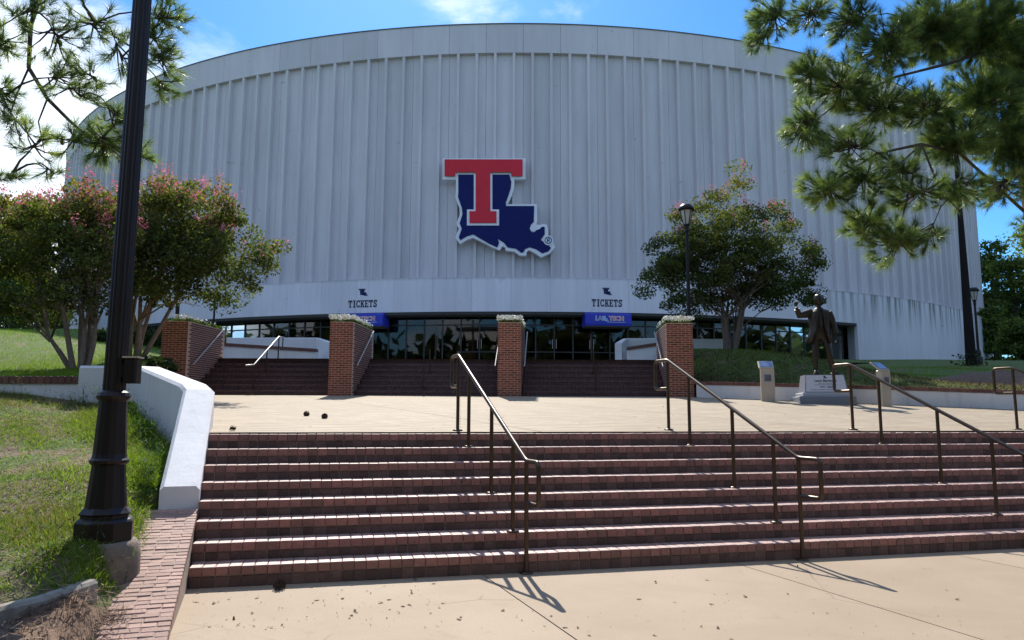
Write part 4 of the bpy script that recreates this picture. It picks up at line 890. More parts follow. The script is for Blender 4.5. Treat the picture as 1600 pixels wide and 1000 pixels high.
for s in (-1, 1): mb.lathe([(0.006, -.035), (.018, -.02), (.02, .02), (.006, .035)], 8, (s*.082, -.005, 1.695), sx=.5); mb.lathe([(.004, -.008), (.012, 0), (.004, .008)], 8, (s*.03, -.108, 1.715))
mb.tube([(-.028, -.100, 1.645), (0, -.110, 1.643), (.028, -.100, 1.645)], .007, 6); mb.box((0, -.088, 1.738), (.10, .03, .014), 0, .004)
mb.build('head', M['statue'], st, (0, 0, 0))
mb = MB(); mb.lathe([(0.090, -0.01), (0.094, .04), (0.084, .088), (0.058, .118), (0.02, .130)], 18, (0, 0.006, 1.705), sx=.96, sy=1.12); mb.build('hair', M['statue'], st, (0, 0, 0))
# jacket: lofted open coat
mb = MB(); prof = [(0.72, .235, .17, .62), (0.85, .225, .165, .5), (1.0, .205, .15, .38), (1.12, .20, .145, .30), (1.28, .215, .15, .26), (1.40, .205, .13, .22), (1.455, .12, .09, .2)]
n = 24; vs = []
for z, rx, ry, gap in prof:
    for k in range(n+1):
        a = -math.pi/2+gap+(2*math.pi-2*gap)*k/n
        fl = 1.06 if (k < 3 or k > n-3) and z < 1.1 else 1.0
        wv = 1+.03*math.sin(5*a+z*9)
        vs.append((rx*fl*wv*math.cos(a)-(0.05 if (k > n-5 and z < 1.0) else 0), ry*fl*wv*math.sin(a), z))
m_ = len(prof); mb.add(vs, [(i*(n+1)+k, i*(n+1)+k+1, (i+1)*(n+1)+k+1, (i+1)*(n+1)+k) for i in range(m_-1) for k in range(n)], True)
ja = mb.build('jacket', M['statue'], st, (0, 0, 0)); so = ja.modifiers.new('solid', 'SOLIDIFY'); so.thickness = .02; so.offset = 1
mb = MB(); mb.add([(-.025, -.135, 1.43), (.025, -.135, 1.43), (.04, -.165, 1.1), (0, -.165, 1.04), (-.04, -.165, 1.1), (-.025, -.12, 1.43), (.025, -.12, 1.43), (.04, -.14, 1.1), (0, -.14, 1.04), (-.04, -.14, 1.1)], [(0, 4, 3, 2, 1), (0, 1, 6, 5), (1, 2, 7, 6), (2, 3, 8, 7), (3, 4, 9, 8), (4, 0, 5, 9)]); mb.build('tie', M['statue'], st, (0, 0, 0))
for s in (-1, 1):
    mb = MB(); mb.add([(s*.03, -.15, 1.44), (s*.10, -.145, 1.42), (s*.13, -.185, 1.28), (s*.07, -.19, 1.12), (s*.03, -.13, 1.44), (s*.10, -.125, 1.42), (s*.13, -.155, 1.28), (s*.07, -.16, 1.12)], [(0, 1, 2, 3), (7, 6, 5, 4), (0, 3, 7, 4), (1, 0, 4, 5), (2, 1, 5, 6), (3, 2, 6, 7)]); mb.build('lapel', M['statue'], st, (0, 0, 0))
# sleeves over the arms, hands with fingers
mb = MB(); mb.tube([(-.17, 0, 1.41), (-.30, -.05, 1.375), (-.44, -.10, 1.345), (-.505, -.17, 1.475)], [.098, .085, .072, .058], 12); mb.build('sleeve', M['statue'], st, (0, 0, 0))
mb = MB(); mb.tube([(.185, 0, 1.41), (.25, .01, 1.28), (.295, .02, 1.12), (.325, -.04, .92)], [.098, .085, .072, .06], 12); mb.build('sleeve', M['statue'], st, (0, 0, 0))
def hand(c, up, side, fw, curl):
    c, up, side, fw = [Vector(q) for q in (c, up, side, fw)]
    JJ = [c, c+up*.045, c+up*.085]; ee = [(0, 1), (1, 2)]; rd = [(.026, .02), (.036, .018), (.038, .017)]
    o1 = skin('hand', JJ, ee, rd, M['statue'], st, 1)
    for i, (off, ln) in enumerate(((-.03, .062), (-.010, .074), (.010, .07), (.028, .054))):
        p = c+up*.085+side*off; q = p+(up*(1-curl)+fw*curl).normalized()*ln*.5; w_ = q+(up*(1-2.2*curl)+fw*2*curl).normalized()*ln*.5
        mb = MB(); mb.tube([p-up*.02, p, q, w_], [.0095, .0095, .0085, .007], 7); f = mb.mesh('finger'); f.materials.append(M['statue']); link('finger', f, None, o1)
    p = c+up*.03-side*.034; mb = MB(); mb.tube([c+up*.02-side*.015, p, p-side*.022+up*.03+fw*.012, p-side*.018+up*.058+fw*.03], [.012, .012, .0105, .008], 7); f = mb.mesh('thumb'); f.materials.append(M['statue']); link('thumb', f, None, o1)
hand((-.52, -.20, 1.53), Vector((.12, -.25, .96)).normalized(), (1, 0, -.1), Vector((.2, -.95, -.2)).normalized(), .45)
hand((.332, -.055, .87), (0.05, -.12, -.99), (0, 1, 0), (-1, 0, 0), .25)
for s, x in ((-1, -.14), (1, .255)):
    mb = MB(); mb.box((x, -.06, .03), (.10, .29, .06), s*.12, .02); mb.build('shoe', M['statue'], st, (0, 0, 0))

def info_post(px, D, rz, lean, lab):
    p = at(px, 620, D); z = plaza_z(p.x, p.y); r = empty('information_post', (p.x, p.y, z), lab, 'information post', 'steel information posts beside the statue', rz)
    mb = MB(); mb.box((0, 0, .37), (.30, .13, .75), 0, .01); mb.build('pedestal', M['steel'], r, (0, 0, 0))
    mb = MB(); mb.box((0, -.068, .53), (.20, .012, .20)); mb.build('photo_frame', M['granite'], r, (0, 0, 0))
    mb = MB(); mb.box((0, -.076, .53), (.145, .008, .15)); mb.build('photo_panel', M['photo'], r, (0, 0, 0))
    mb = MB(); mb.box((-.02, .06, .835), (.33, .28, .03), 0, .006, lean); tp_ = mb.build('top_panel', M['steel'], r, (0, 0, 0))
    mb = MB(); mb.box((-.02, .052, .853), (.27, .22, .012), 0, 0, lean); f = mb.mesh('display'); f.materials.append(M['screen']); link('display', f, None, tp_)
info_post(1200, 16.9, R_(-12), R_(38), 'steel information post with sloped top, left of the statue')
info_post(1382, 15.7, R_(28), R_(38), 'steel information post with tilted top, right of the statue behind the handrail')

# ================================================================ VEGETATION
def leaves(P, size, up=0.3):
    n = len(P); d1 = RS.randn(n, 3); d1[:, 2] -= 0.3; d1 /= np.linalg.norm(d1, axis=1)[:, None]
    d2 = np.cross(d1, RS.randn(n, 3)); d2 /= np.linalg.norm(d2, axis=1)[:, None]+1e-6
    s = (size*(0.6+0.8*RS.rand(n)))[:, None]
    return np.stack([P-d1*s, P-d2*s*.52, P+d1*s, P+d2*s*.52], 1).reshape(-1, 3)
def crape(base, lobes, D, lab, nclump, nleaf, size, bloom, stems, dscale=1.0):
    base = Vector(base); t = empty('crape_myrtle', base, lab, 'tree', 'crape myrtle trees')
    L = []
    for px, py, rx, ry in lobes:
        c = at(px, py, D+RS.uniform(-.6, .6)); k = D/F; L.append((np.array(c), np.array([rx*k, min(rx, 80)*k*dscale, ry*k])))
    vol = np.array([r.prod() for _, r in L])**0.75; vol /= vol.sum(); cl = []; blo = []
    zmax = max(c[2]+r[2] for c, r in L); zmin = min(c[2]-r[2] for c, r in L)
    while len(cl) < nclump:
        i = RS.choice(len(L), p=vol); c, r = L[i]; d = RS.randn(3); d /= np.linalg.norm(d); q = c+d*r*(RS.rand()**0.33)
        cl.append(q)
    cl = np.array(cl)
    P = []; rnd = []
    for q in cl:
        m = int(nleaf*RS.uniform(.5, 1.5)); rr = RS.uniform(.11, .235)*(D/17)**.5
        g_ = RS.randn(m, 3); gl_ = np.linalg.norm(g_, axis=1)[:, None]; g_ = g_/gl_*np.minimum(gl_, 1.75); pp = q+g_*rr*np.array([1, 1, .62]); P.append(pp); hrel = (q[2]-zmin)/(zmax-zmin)
        rnd.append(np.clip(RS.rand(m)*.55+RS.uniform(0, .2)+.36*hrel**2, 0, 1))  # leaves turn paler and oranger towards the top, sunlight put into the colour
    P = np.concatenate(P); rnd = np.concatenate(rnd)
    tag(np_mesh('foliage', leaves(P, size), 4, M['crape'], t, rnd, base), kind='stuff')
    # blossom heads on the upper and outer clumps
    B = []
    cen = cl.mean(0)
    sc_b = (cl[:, 2]-zmin)/(zmax-zmin)+0.35*np.abs(cl[:, 0]-cen[0])/(np.abs(cl[:, 0]-cen[0]).max()+.01)+RS.rand(nclump)*.35
    for q in cl[np.argsort(-sc_b)[:bloom]]:
        B.append(q+np.array([0, 0, .22])*RS.uniform(.5, 1.3)+RS.randn(3)*[.12, .12, .04]+RS.randn(34, 3)*np.array([.06, .06, .09])*(D/17)**.5)
    B = np.concatenate(B); tag(np_mesh('blossom', leaves(B, size*.62), 4, M['bloom'], t, RS.rand(len(B)), base), kind='stuff')
    # stems: several from the foot, forking into the crown
    for s in range(stems):
        a = 2*math.pi*(s+RS.uniform(-.2, .2))/stems; mb = MB(); f0 = base+Vector((math.cos(a)*.13, math.sin(a)*.13, -.1))
        tgt = Vector(cl[RS.randint(nclump)]); 
        best = min((Vector(c) for c in cl[RS.randint(0, nclump, 14)]), key=lambda c: abs(math.atan2(c.y-base.y, c.x-base.x)-math.atan2(math.sin(a), math.cos(a))))
        tgt = best; fork = base.lerp(tgt, .36); fork.z = base.z+(tgt.z-base.z)*.42; fork += Vector(RS.uniform(-.1, .1, 3))
        r0 = .052*(D/17)**.3
        mid = f0.lerp(fork, .5)+Vector((math.cos(a)*.05, 0, .08))
        mb.tube([f0, mid, fork], [r0*1.25, r0, r0*.72], 8)
        st_ = mb.build('stem', M['bark'], t); mb = MB()
        for k in range(7):
            c = Vector(min((cl[j] for j in RS.randint(0, nclump, 6)), key=lambda c: np.linalg.norm(c-np.array(fork))))
            m1 = fork.lerp(c, .5)+Vector((0, 0, .12)); mb.tube([fork-Vector((0, 0, .06)), m1, c], [r0*.5, r0*.3, .008], 6)
            for _ in range(3):
                c2 = c+Vector(RS.uniform(-.35, .35, 3)); mb.tube([m1, m1.lerp(c2, .6)+Vector((0, 0, .06)), c2], [r0*.22, r0*.14, .005], 4)
        bm_ = mb.mesh('branches', base); bm_.materials.append(M['bark']); link('branches', bm_, None, st_)
    return t
p = at(125, 574, 15); z = G_left(p.x, 15)
crape((p.x, 15, z), [(60, 350, 95, 48), (150, 330, 60, 42), (35, 410, 75, 60), (130, 420, 75, 66), (-45, 380, 70, 80), (60, 475, 75, 26), (175, 390, 40, 75), (95, 380, 80, 60)], 15, 'pink flowering crape myrtle at far left behind the lamp post', 330, 100, 0.040, 125, 6)
p = at(208, 566, 17); z = G_left(p.x, 17)
crape((p.x, 17, z), [(285, 325, 80, 58), (240, 345, 70, 62), (335, 345, 40, 45), (365, 395, 72, 36), (240, 425, 70, 55), (325, 440, 72, 40), (200, 380, 55, 85), (405, 402, 36, 22), (305, 385, 60, 45)], 17, 'pink flowering crape myrtle leaning over the far left brick pier', 360, 100, 0.042, 130, 7)
p = at(1142, 553, 24); z = G_right(p.x, 24)
crape((p.x, 24, z), [(1135, 372, 70, 42), (1060, 385, 48, 36), (1040, 425, 48, 24), (1215, 395, 55, 30), (1120, 435, 95, 40), (1005, 448, 28, 10), (1152, 288, 17, 26), (1152, 325, 38, 22), (1205, 448, 70, 34), (1105, 318, 26, 20), (1200, 330, 32, 24), (1085, 472, 50, 16), (1258, 410, 26, 34), (1262, 455, 24, 20), (1235, 355, 18, 14), (1062, 345, 30, 20)], 24, 'dark crape myrtle with few blossoms right of the entrance', 300, 150, 0.048, 34, 6)

def tufts(C, Dv, n=40, ln=0.17, wd=0.0065):
    """pine needle tufts: C centres, Dv pointing directions"""
    m = len(C); N_ = m*n; c = np.repeat(C, n, 0); d = np.repeat(Dv, n, 0)+RS.randn(N_, 3)*.55; d /= np.linalg.norm(d, axis=1)[:, None]
    l = ln*(0.65+0.6*RS.rand(N_))[:, None]; c = c+np.repeat(Dv, n, 0)*(RS.rand(N_)-.6)[:, None]*.10
    sd = np.cross(d, RS.randn(N_, 3)); sd /= np.linalg.norm(sd, axis=1)[:, None]; tip = c+d*l; tip[:, 2] -= (l[:, 0]**2)*.9*RS.rand(N_)
    return np.stack([c-sd*wd*.5, c+sd*wd*.5, tip], 1).reshape(-1, 3), np.clip(np.repeat(RS.rand(m)**1.3*.75, n)+RS.rand(N_)*.3, 0, 1)
def pine(base, trunk_top, lobes, limbs, lab, per, nneed, ln, wd, trunk_r, droop=.15, cones=0, thick=.07, twig=.75):
    base = Vector(base); t = empty('pine_tree', base, lab, 'tree', 'pine trees framing the view'); top = Vector(trunk_top)
    mb = MB(); mb.tube([base-Vector((0, 0, .3)), base.lerp(top, .3), base.lerp(top, .65), top], [trunk_r*1.2, trunk_r, trunk_r*.75, trunk_r*.25], 14); mb.build('trunk', M['pine_bark'], t)
    C = []; Dv = []; K = []; br = MB(); cs = [at(px, py, D) for px, py, D, *_ in lobes]
    axis = lambda z: base.lerp(top, min(.95, max(.1, (z-base.z)/(top.z-base.z))))
    dist = [(c-axis(c.z+.5)).length for c in cs]; order = sorted(range(len(cs)), key=lambda i: dist[i])
    for oi, li in enumerate(order):
        px, py, D, rx, ry, dn = lobes[li]; c = cs[li]; k = D/F; r = Vector((rx*k, (rx+ry)*.5*k, ry*k)); n = int(per*dn*(1.55 if px > 1390 and py < 250 else 1)*(rx*ry/2500.0)**.9)+4
        # the bough that carries this cluster grows from the trunk or from a cluster nearer to it
        par = [cs[j] for j in order[:oi] if dist[j] < dist[li]-.25]; o = min(par, key=lambda q: (q-c).length+.25*(q-axis(q.z)).length) if par else axis(c.z-.2)
        if (axis(c.z-.2)-c).length < (o-c).length*1.2: o = axis(c.z-.2)
        sag = o.lerp(c, .5)+Vector((RS.uniform(-.12, .12), RS.uniform(-.12, .12), RS.uniform(.0, .16))); w_ = min(1, .25+.16*dist[li])
        far = 1.0/(1+.35*dist[li]); r0 = thick*far
        br.tube([o, o.lerp(sag, .5)+Vector((0, 0, .04)), sag, sag.lerp(c, .6), c], [r0, r0*.85, r0*.65, r0*.45, r0*.25], 7)
        for _ in range(n):
            d = Vector(RS.randn(3)).normalized(); q = c+Vector((d.x*r.x, d.y*r.y, d.z*r.z))*(RS.rand()**.42)
            root = sag.lerp(c, RS.uniform(.45, 1.0)); m = root.lerp(q, .55)+Vector((0, 0, -droop*.4*RS.rand())); dv = ((q-m).normalized()+Vector((0, 0, .3))).normalized()
            if RS.rand() < twig: br.tube([root, m, q], [.012, .009, .004], 4, cap=False)
            C.append(q); Dv.append(dv)
            if RS.rand() < .6: q2 = m.lerp(q, RS.uniform(.3, .8))+Vector(RS.randn(3))*.05; C.append(q2); Dv.append((dv+Vector(RS.randn(3))*.5).normalized())
            if cones and RS.rand() < cones: K.append(m)
    for path, rad in limbs: br.tube([at(*q) for q in path], rad, 8)
    br.build('branches', M['pine_bark'], t)
    V, rn = tufts(np.array([tuple(c) for c in C]), np.array([tuple(c) for c in Dv]), nneed, ln, wd)
    tag(np_mesh('needles', V, 3, M['needle'], t, rn, base), kind='stuff')
    for q in K[:60]:
        mb = MB(); mb.lathe([(.006, -.045), (.022, -.03), (.027, -.005), (.02, .025), (.005, .045)], 7, q); mb.build('pine_cone', M['cone'], t)
    return t
# right pine, trunk standing off to the right
RB = (9.6, 11.8, G_right(9.6, 16)-.9)
RB = (11.6, 15.6, G_right(11.6, 15.6))
lob = [(1205, 22, 13, 42, 42, 1), (1185, 62, 13, 22, 22, .8), (1262, 20, 13, 40, 34, .7), (1320, 30, 13, 45, 42, 1), (1262, 112, 12.5, 34, 36, .9), (1255, 195, 12.5, 32, 42, 1.1), (1310, 130, 12.5, 55, 45, 1.0),
       (1380, 75, 12.5, 60, 55, 1.2), (1450, 45, 13, 70, 55, 1.3), (1530, 50, 13.5, 75, 65, 1.5), (1595, 90, 14, 60, 80, 1.5), (1370, 165, 12.5, 62, 48, 1.1), (1445, 165, 12.5, 50, 36, .8), (1530, 150, 13, 70, 48, 1.2),
       (1490, 215, 12.5, 60, 42, 1.1), (1570, 215, 13, 60, 48, 1.2), (1290, 295, 12, 40, 32, 1.0), (1345, 280, 12, 50, 36, .8), (1400, 262, 12, 45, 40, .5), (1320, 225, 12, 50, 35, .7), (1430, 300, 12, 60, 30, .6), (1500, 300, 12, 50, 28, .7),
       (1350, 345, 12, 38, 34, 1.0), (1395, 375, 12, 48, 40, 1.0), (1450, 372, 12, 30, 26, .5), (1560, 290, 13, 45, 34, .8), (1605, 358, 13, 22, 20, .8), (1600, 260, 13, 40, 60, .9),
       (1680, 120, 14, 110, 120, 1.0), (1700, -80, 15, 140, 120, .8), (1480, -90, 14, 150, 80, .8), (1300, -70, 14, 110, 60, .7), (1720, 300, 14, 80, 90, .8), (1830, 60, 16, 120, 160, .6)]
pine(RB, (11.2, 16.2, 15.5), lob, [([(1600, 330, 13.6), (1500, 240, 12.6), (1440, 225, 12.2), (1390, 270, 12), (1350, 330, 12)], [.03, .026, .022, .016, .009]), ([(1440, 225, 12.2), (1420, 300, 12), (1400, 380, 12)], [.026, .02, .008]),
     ([(1440, 225, 12.2), (1370, 240, 12), (1290, 290, 12)], [.026, .02, .008]), ([(1600, 60, 14), (1480, 100, 13), (1400, 120, 12.6), (1310, 160, 12.5), (1260, 200, 12.5)], [.035, .028, .022, .015, .008]), ([(1440, 225, 12.2), (1470, 300, 12.1), (1500, 330, 12)], [.02, .015, .007])],
     'long needled pine whose dense boughs hang in from the right', 96, 64, .185, .0056, .24, thick=.045)
# left pine
LBp = Vector((-8.25, 9.6, 1.2)); LBp.z = G_low(LBp.x, LBp.y)
lob = [(262, 28, 9.5, 48, 30, 1.3), (245, 60, 9.5, 30, 24, 1), (262, 92, 9.5, 32, 30, 1.1), (255, 132, 9.5, 26, 16, 1), (185, 180, 9, 38, 30, 1.1), (170, 225, 9, 52, 34, 1.3), (215, 235, 9, 26, 22, 1), (120, 215, 9, 40, 34, .6), (60, 220, 9, 46, 40, .35), (20, 270, 9, 26, 20, .35), (85, 270, 9, 24, 20, .3),
       (15, 60, 9, 32, 34, .8), (8, 150, 9, 28, 34, .8), (90, 60, 9, 60, 40, .5), (150, 35, 9.2, 50, 34, .6), (190, 90, 9.3, 40, 38, .5), (95, 120, 9, 50, 36, .4), (125, 150, 9, 40, 24, .5), (30, 195, 9, 36, 26, .35), (45, 15, 9, 50, 24, .7), (150, 120, 9, 36, 26, .4), (-60, 120, 9.4, 50, 120, .6), (-90, -20, 10, 110, 80, .5), (150, -70, 10, 160, 50, .6)]
pine(LBp, (-8.3, 9.8, 12.5), lob, [([(64, -10, 9.2), (48, 40, 9.1), (45, 106, 9), (74, 154, 9), (109, 189, 9), (140, 216, 9), (185, 235, 9)], [.028, .028, .026, .024, .02, .016, .008]), ([(45, 106, 9), (25, 150, 9), (10, 200, 9)], [.014, .01, .006]), ([(130, 8, 9.4), (160, 45, 9.4), (200, 70, 9.4), (255, 110, 9.5)], [.02, .017, .013, .006]), ([(74, 154, 9), (60, 190, 9), (70, 240, 9)], [.012, .009, .004])],
     'thin pine with sparse drooping boughs at upper left', 34, 44, .17, .0062, .19, cones=.04, thick=.03, twig=.8)

# far trees
def far_tree(px, ytop, ybase, D, w_, lab, n=2600, kind='far_leaf', seed=0):
    b = at(px, ybase, D); tp_ = at(px, ytop, D); h = tp_.z-b.z; k = D/F; t = empty('background_tree', b, lab, 'tree', 'trees in the background')
    mb = MB(); mb.tube([b-Vector((0, 0, 1.0)), b+Vector((.1, 0, h*.45)), b+Vector((0, 0, h*.9))], [.03*h, .022*h, .005*h], 8); mb.build('trunk', M['pine_bark'], t)
    P = []; rn = []
    for _ in range(60):
        f = RS.rand()**.8; rad = w_*k*(1-.75*f)*(.4+.6*min(1, f*5)); a = RS.rand()*6.283; rr = rad*math.sqrt(RS.rand()); c = np.array([b.x+rr*math.cos(a), b.y+rr*math.sin(a), b.z+h*(.12+.84*f)])
        m = n//60; P.append(c+RS.randn(m, 3)*np.array([1, 1, .45])*w_*k*.2); rn.append(np.clip(RS.rand(m)*.6+RS.rand()*.3, 0, 1))
    P = np.concatenate(P); rn = np.concatenate(rn); tag(np_mesh('foliage', leaves(P, .0024*D), 4, M[kind], t, rn, b), kind='stuff')
    mb = MB()
    for _ in range(10):
        q = Vector(P[RS.randint(len(P))]); f = (q.z-b.z)/h; mb.tube([b+Vector((0, 0, h*max(.1, f-.12))), q], [.006*h, .001*h], 5)
    mb.build('limbs', M['pine_bark'], t)
for a in ((1560, 372, 572, 72, 46, 'tall tree beyond the right end of the arena, nearest to the wall'), (1592, 392, 572, 64, 44, 'broad tree at the right edge behind the mulch bed'), (1640, 350, 575, 80, 60, 'tree standing past the right edge of the view'),
          (1556, 480, 574, 58, 26, 'low bright tree at the foot of the right tree group'), (1590, 500, 578, 52, 30, 'low leafy tree at the right edge of the lawn'),
          (20, 300, 530, 70, 44, 'far tree rising above the left crape myrtle'), (-50, 310, 530, 62, 60, 'far tree past the left edge of the view'), (55, 425, 532, 50, 55, 'dark small tree behind the left lawn'), (10, 430, 530, 44, 75, 'dark bushy tree at the far left of the lawn')): far_tree(*a[:5], a[5], 7000)
fb_ = empty('mirrored_building', (-11, -31, 0), 'pale building behind the camera, added to be mirrored in the entrance glass', 'building')  # unseen building, added to put a pale reflection in the glass
mb = MB(); mb.box((-11, -36, 7.4), (21, 10, 15)); mb.build('wall', M['white'], fb_)
mb = MB(); mb.box((-11, -36, 15.1), (21.8, 10.8, 0.4)); mb.build('roof', M['soffit'], fb_)
for ix in range(5):
    for iz in range(3):
        x = -19+ix*4; z = 3+iz*4.4; mb = MB(); mb.box((x, -30.98, z), (3.0, .12, 2.9)); wn = mb.build('window', M['mullion'], fb_)
        mb = MB(); mb.box((x, -30.90, z), (2.7, .06, 2.6)); pn = mb.mesh('pane', fb_.location); pn.materials.append(M['black']); link('pane', pn, None, wn)
P = []
for k in range(44):                                                # unseen woods, added to darken what the glass mirrors
    an = math.radians(lerp(-228, 48, k/43)); rr_ = RS.uniform(62, 78); bx_, by_ = rr_*math.cos(an)*1.25, rr_*math.sin(an)*.7+22; h_ = RS.uniform(10, 16)
    q = np.array([bx_, by_, h_*.46])+RS.randn(1500, 3)*[5.0, 5.0, h_*.26]; q[:, 2] = np.clip(q[:, 2], .3, None); P.append(q)
P = np.concatenate(P); tag(np_mesh('added_woods', leaves(P, 1.5), 4, M['hedge'], None, RS.rand(len(P))), kind='stuff')
# clipped hedge in front of the left wall
def hedge(px0, px1, py, D, h, lab):
    a, b = at(px0, py, D), at(px1, py, D); t = empty('hedge', ((a.x+b.x)/2, D, a.z), lab, 'hedge'); n = 5200
    P = np.stack([a.x+(b.x-a.x)*RS.rand(n), D+(RS.rand(n)-.5)*1.2, a.z-.3+(h+.3)*RS.rand(n)**.7], 1); P += RS.randn(n, 3)*.05
    tag(np_mesh('foliage', leaves(P, .06), 4, M['hedge'], t, RS.rand(n), t.location), kind='stuff')
    mb = MB()
    for k in range(8): x = lerp(a.x, b.x, (k+.5)/8); mb.tube([(x, D, a.z-.4), (x+.1, D, a.z+h*.7)], [.03, .012], 5)
    mb.build('stems', M['bark'], t)
hedge(150, 262, 553, 23.5, 0.72, 'dark clipped hedge on the left lawn beneath the white wall')
hedge(1544, 1720, 577, 66, 2.4, 'dark undergrowth at the foot of the right tree group')
hedge(-80, 84, 520, 36, 2.6, 'long dark hedge closing the back of the left lawn')
hedge(222, 256, 592, 17.2, 0.42, 'low dark shrubs between the left trees and the brick pier')
# grass blades
def blades(xs, ys, zs, h, wd, lean=.5):
    n = len(xs); P = np.stack([xs, ys, zs-.01], 1); a = RS.rand(n)*6.283; sd = np.stack([np.cos(a), np.sin(a), np.zeros(n)], 1)*wd; l = RS.randn(n, 2)*lean; hh = h*(.5+RS.rand(n)); tip = P+np.stack([l[:, 0]*hh, l[:, 1]*hh, hh], 1)
    return np.stack([P-sd, P+sd, tip], 1).reshape(-1, 3)
def vnoise(x, y): return .5+.25*np.sin(1.7*x+2.3*np.sin(.9*y+1))+.25*np.sin(2.1*y+1.9*np.sin(1.3*x))+.12*np.sin(6.1*x+4.7*y)
n = 200000; yy = 3.2+RS.rand(n)**.75*7.9; fx = RS.rand(n)**1.5; xx = np.array([xr_low(y) for y in yy]); xx = xx-.02-fx*6.5
ok = (xx > -.80*yy-.6)
dens_ = vnoise(xx*1.1, yy*1.1); ok &= (RS.rand(n) < np.clip(dens_*1.5-.18, .10, 1))
def on_mulch(x, y):
    return (y < 5.05-(x+2.72)*-.95) & (x > -3.9) & (y < 5.05) & (x > xr_low(0)-9)
cA, cB = (-3.02, 4.20), (-2.72, 4.98)                                       # kerb line by the lamp
side_ = (cB[0]-cA[0])*(yy-cA[1])-(cB[1]-cA[1])*(xx-cA[0]); ok &= (side_ > 0.02) | (yy > 5.25)
xx, yy = xx[ok], yy[ok]; zz = np.array([G_low(a, b) for a, b in zip(xx, yy)])
rn = np.clip(.15+.6*vnoise(xx*.8, yy*.8)+RS.randn(len(xx))*.27, 0, 1)
tag(np_mesh('grass', blades(xx, yy, zz, .05*(.7+.8*vnoise(xx*1.3+2, yy*1.6)), .0042, .8), 3, M['grass'], None, rn), kind='stuff')
n = 60000; yy = 11.4+RS.rand(n)**1.4*16; xx = np.array([xr_left(y) for y in yy])-.05-RS.rand(n)*np.clip(yy*.75-6, 3, 14); ok = xx > -.74*yy-1; xx, yy = xx[ok], yy[ok]; zz = np.array([G_left(a, b) for a, b in zip(xx, yy)])
tag(np_mesh('grass', blades(xx, yy, zz, .055, .006), 3, M['grass_u'], None, np.clip(.25+.4*vnoise(xx*.5, yy*.5)+RS.randn(len(xx))*.17, 0, 1)), kind='stuff')
n = 60000; xx = 4.8+RS.rand(n)**1.2*17; yy = np.array([wall_y(x) for x in xx])+.3+RS.rand(n)**1.3*22; ok = xx < .74*yy+1; xx, yy = xx[ok], yy[ok]; zz = np.array([G_right(a, b) for a, b in zip(xx, yy)])
tag(np_mesh('grass', blades(xx, yy, zz, .055, .007), 3, M['grass_u'], None, np.clip(.2+.4*vnoise(xx*.5, yy*.5)+RS.randn(len(xx))*.17, 0, 1)), kind='stuff')
n = 16000; yy = 3.4+RS.rand(n)**.8*7.4; xx = np.array([xr_low(y) for y in yy])-.05-RS.rand(n)**1.3*6; ok = xx > -.80*yy-.6; xx, yy = xx[ok], yy[ok]; n = len(xx)
P = np.stack([xx, yy, np.array([G_low(a, b) for a, b in zip(xx, yy)])+.006+.02*RS.rand(n)], 1); d = RS.randn(n, 3)*[1, 1, .3]; d /= np.linalg.norm(d, axis=1)[:, None]; sd = np.cross(d, [0, 0, 1.0]); l_ = (.02+.06*RS.rand(n)**2)[:, None]
tag(np_mesh('dry_thatch', np.stack([P-sd*.005, P+sd*.005, P+d*l_+sd*.003, P+d*l_-sd*.003], 1).reshape(-1, 3), 4, M['thatch'], None, RS.rand(n)), kind='stuff')
# tall weeds along the wing wall
wl = []
for a, b, n in ((Vector((-6.4, 10.95)), Vector((-5.3, 10.7)), 30), (Vector((-5.3, 10.6)), Vector((-3.75, 8.5)), 60), (Vector((-3.7, 8.5)), Vector((-3.15, 7.0)), 40), (Vector((-12, 10.95)), Vector((-6.4, 10.95)), 50), (Vector((-3.1, 5.3)), Vector((-2.5, 5.45)), 14)):
    for _ in range(n):
        q = a.lerp(b, RS.rand()); wl.append((q.x-.1-abs(RS.randn())*.14, q.y-.05-abs(RS.randn())*.14))
wl = np.array(wl); zz = np.array([G_low(a, b) for a, b in wl]); V = []
for (x, y), z in zip(wl, zz):
    h = RS.uniform(.10, .34); m = 14; t_ = RS.rand(m); P = np.stack([np.full(m, x)+RS.randn(m)*.03, np.full(m, y)+RS.randn(m)*.03, z+t_*h], 1); d = RS.randn(m, 3)*[1, 1, .35]; d /= np.linalg.norm(d, axis=1)[:, None]
    sd = np.cross(d, [0, 0, 1.0]); V.append(np.stack([P-sd*.006, P+sd*.006, P+d*RS.uniform(.05, .12)+[0, 0, .02]], 1).reshape(-1, 3)); V.append(np.array([[x-.003, y, z-.02], [x+.003, y, z-.02], [x+RS.randn()*.03, y, z+h]]))
V = np.concatenate(V); tag(np_mesh('weeds', V, 3, M['weed'], None, RS.rand(len(V)//3)), kind='stuff')
